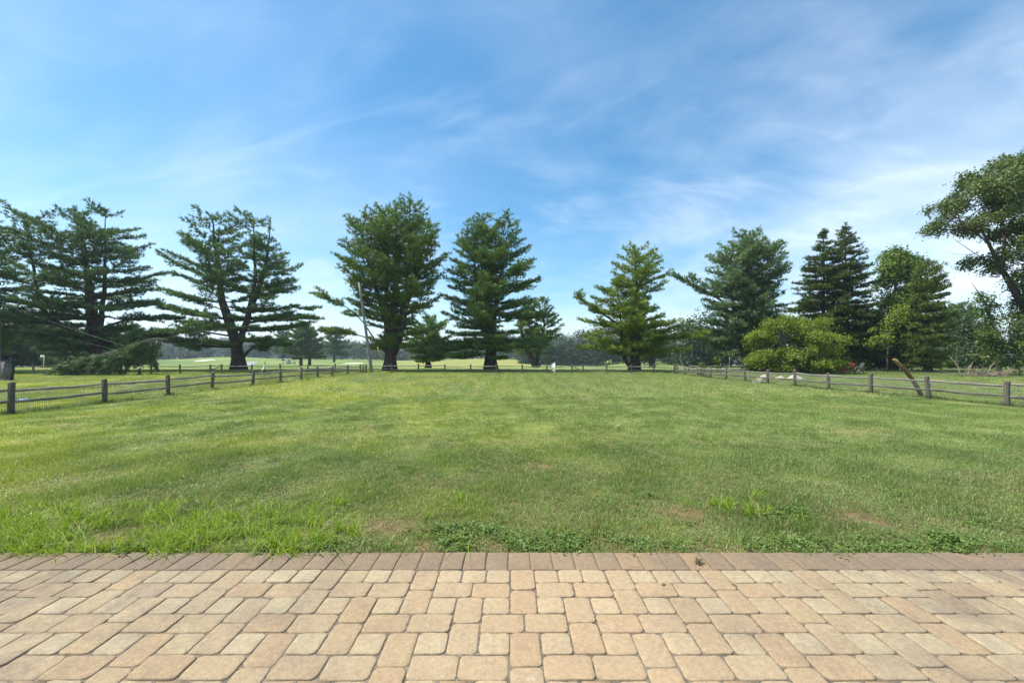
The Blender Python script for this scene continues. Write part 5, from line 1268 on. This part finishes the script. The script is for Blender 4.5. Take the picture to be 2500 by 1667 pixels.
z = np.linspace(-0.03, 1.40, 60); mb = MB(); P = np.column_stack([-0.12 * np.sin(np.clip((z - .1) / 1.3, 0, 1) * 2.6) * -1 - 0.1 * (z / 1.4) ** 2, np.zeros(60), z]); mb.tube(P, 0.085 + 0.012 * np.sin(np.arange(60) * np.pi), 10)
rad = np.where(np.arange(60) % 2 == 0, 0.095, 0.078); mb = MB(); mb.tube(P, rad, 12); mb.build('corrugated_tube', M['black'], root, True)
b = gx(107, 58); root = empty('notice_board', tuple(b)); tag(root, 'small white board on a thin post in front of the dark conifers', 'sign')
mb = MB(); mb.tube([(0, 0, -0.1), (0, 0, 1.55)], 0.035, 6); mb.build('post', M['white'], root)
mb = MB(); mb.box((-0.12, -0.045, 1.66), (0.60, 0.03, 0.26)); mb.build('board', M['white'], root)
Yf = F * CH / (977.5 - HZ); b = gx(57, Yf); mb = MB(); mb.tube([(0, 0, 0.035), (0, 0, 0.06)], [0.135, 0.12], 20); o = mb.build('flying_disc', M['blue']); o.location = tuple(b); tag(o, 'light blue flying disc lying in the grass behind the left fence', 'disc')

# saplings by the right-hand corner
for i, (u, Y, vt, w, mt, lb) in enumerate([(1714, 33.5, 884, 14, 'l_vine', 'small dark sapling behind the right fence corner'), (1752, 40, 862, 26, 'l_bush', 'thin yellow-green sapling left of the metal frame')]):
    b = gx(u, Y); t = at(u, vt, Y)
    leafy('sapling', lb, 'sapling', b, [([b, (b + t) / 2, t], 0.03, 0.01)], filler(200 + i, Y, [(vt + 4, u - w / 4, u + w / 4), (vt + 16, u - w / 2, u + w / 2), (vt + 36, u - w / 2, u + w / 2)], 9, (0.18, 0.32), 0.6), M[mt], 210 + i, leaf=0.13, per=8, spray=0.12, dens=6, twigs=2)

# weed and fallen leaves on the pavers
M['dryweed'] = foliage('wiry_weed', (0.12, 0.13, 0.06), (0.24, 0.20, 0.11), 0.2, 20.0)
def paver_weed():
    b = np.array([ (1707 - 1250) * 3.07 / F, 3.07, 0.0]); root = empty('paver_weed', tuple(b)); tag(root, 'small wiry weed growing from a joint of the border course', 'weed'); r = np.random.default_rng(95); st = MB(); C, Nn = [], []
    for k in range(22):
        az = r.uniform(0, 6.28); ln = r.uniform(0.02, 0.055); e = r.uniform(0.2, 1.3); d = np.array([math.cos(az) * math.cos(e), math.sin(az) * math.cos(e), math.sin(e)]); st.tube([(0, 0, -0.01), d * ln * 0.5 + [0, 0, .005], d * ln], [0.0012, 0.001, 0.0006], 3, False)
        for t in (0.5, 0.7, 0.85, 1.0): C.append(d * ln * t); Nn.append(unit(d + r.normal(0, 0.5, 3)))
    V, Q = leaf_mesh(np.array(C), np.array(Nn), 0.010, 3, 0.004, r); mesh_obj('leaves', V, Q, M['dryweed'], root); st.build('stems', M['straw'], root)
paver_weed()
def fallen_leaf(label, u, v, s, m, rz, seed, z=0.002, grp='leaves lying on the patio'):
    Y = F * CH / (v - HZ); r = np.random.default_rng(seed); n = 7; t = np.linspace(0, 1, n); w = 0.22 * np.sin(np.pi * t ** 0.8) + 0.01
    cz = 0.10 * np.sin(np.pi * t) + 0.04; L_ = np.column_stack([t - .5, w, cz + 0.10 * w / .22]); C_ = np.column_stack([t - .5, 0 * t, cz]); R_ = np.column_stack([t - .5, -w, cz + 0.14 * w / .22]); V = np.vstack([L_, C_, R_]) * s
    Q = [[i, i + 1, n + i + 1, n + i] for i in range(n - 1)] + [[n + i, n + i + 1, 2 * n + i + 1, 2 * n + i] for i in range(n - 1)]
    o = mesh_obj('fallen_leaf', V, np.array(Q), m); o.location = ((u - 1250) * Y / F, Y, z); o.rotation_euler = (r.normal(0, .1), r.normal(0, .1), rz); tag(o, label, 'leaf', grp)
fallen_leaf('yellow-green leaf lying on the patio right of centre', 1620, 1428, 0.04, M['l_mid'], 0.5, 1)
fallen_leaf('brown curled leaf on the patio below the border weed', 1790, 1427, 0.04, M['straw'], 2.4, 2)

fallen_leaf('dark brown curled leaf lying in the middle of the lawn', 1512, 1044, 0.17, M['deadwood'], 0.1, 3, 0.03, 'leaves lying on the lawn')
fallen_leaf('small pale leaf in the lawn left of the dark curled one', 1418, 1045, 0.10, M['straw'], 0.8, 4, 0.04, 'leaves lying on the lawn')

# ------------------------------------------------------------------ the air
def haze():
    m, nt, N, L = newmat('haze_air'); v = N('ShaderNodeVolumePrincipled'); v.inputs['Color'].default_value = (0.72, 0.85, 1.0, 1); v.inputs['Density'].default_value = HAZE; v.inputs['Anisotropy'].default_value = 0.2
    o = N('ShaderNodeOutputMaterial'); L(v.outputs[0], o.inputs['Volume'])
    mb = MB(); mb.box((0, 0, 28), (5200, 5200, 76)); h = mb.build('haze', m); tag(h, 'thin blue summer haze over the whole place', 'haze', kind='stuff')
HAZE = 0.00032
haze()
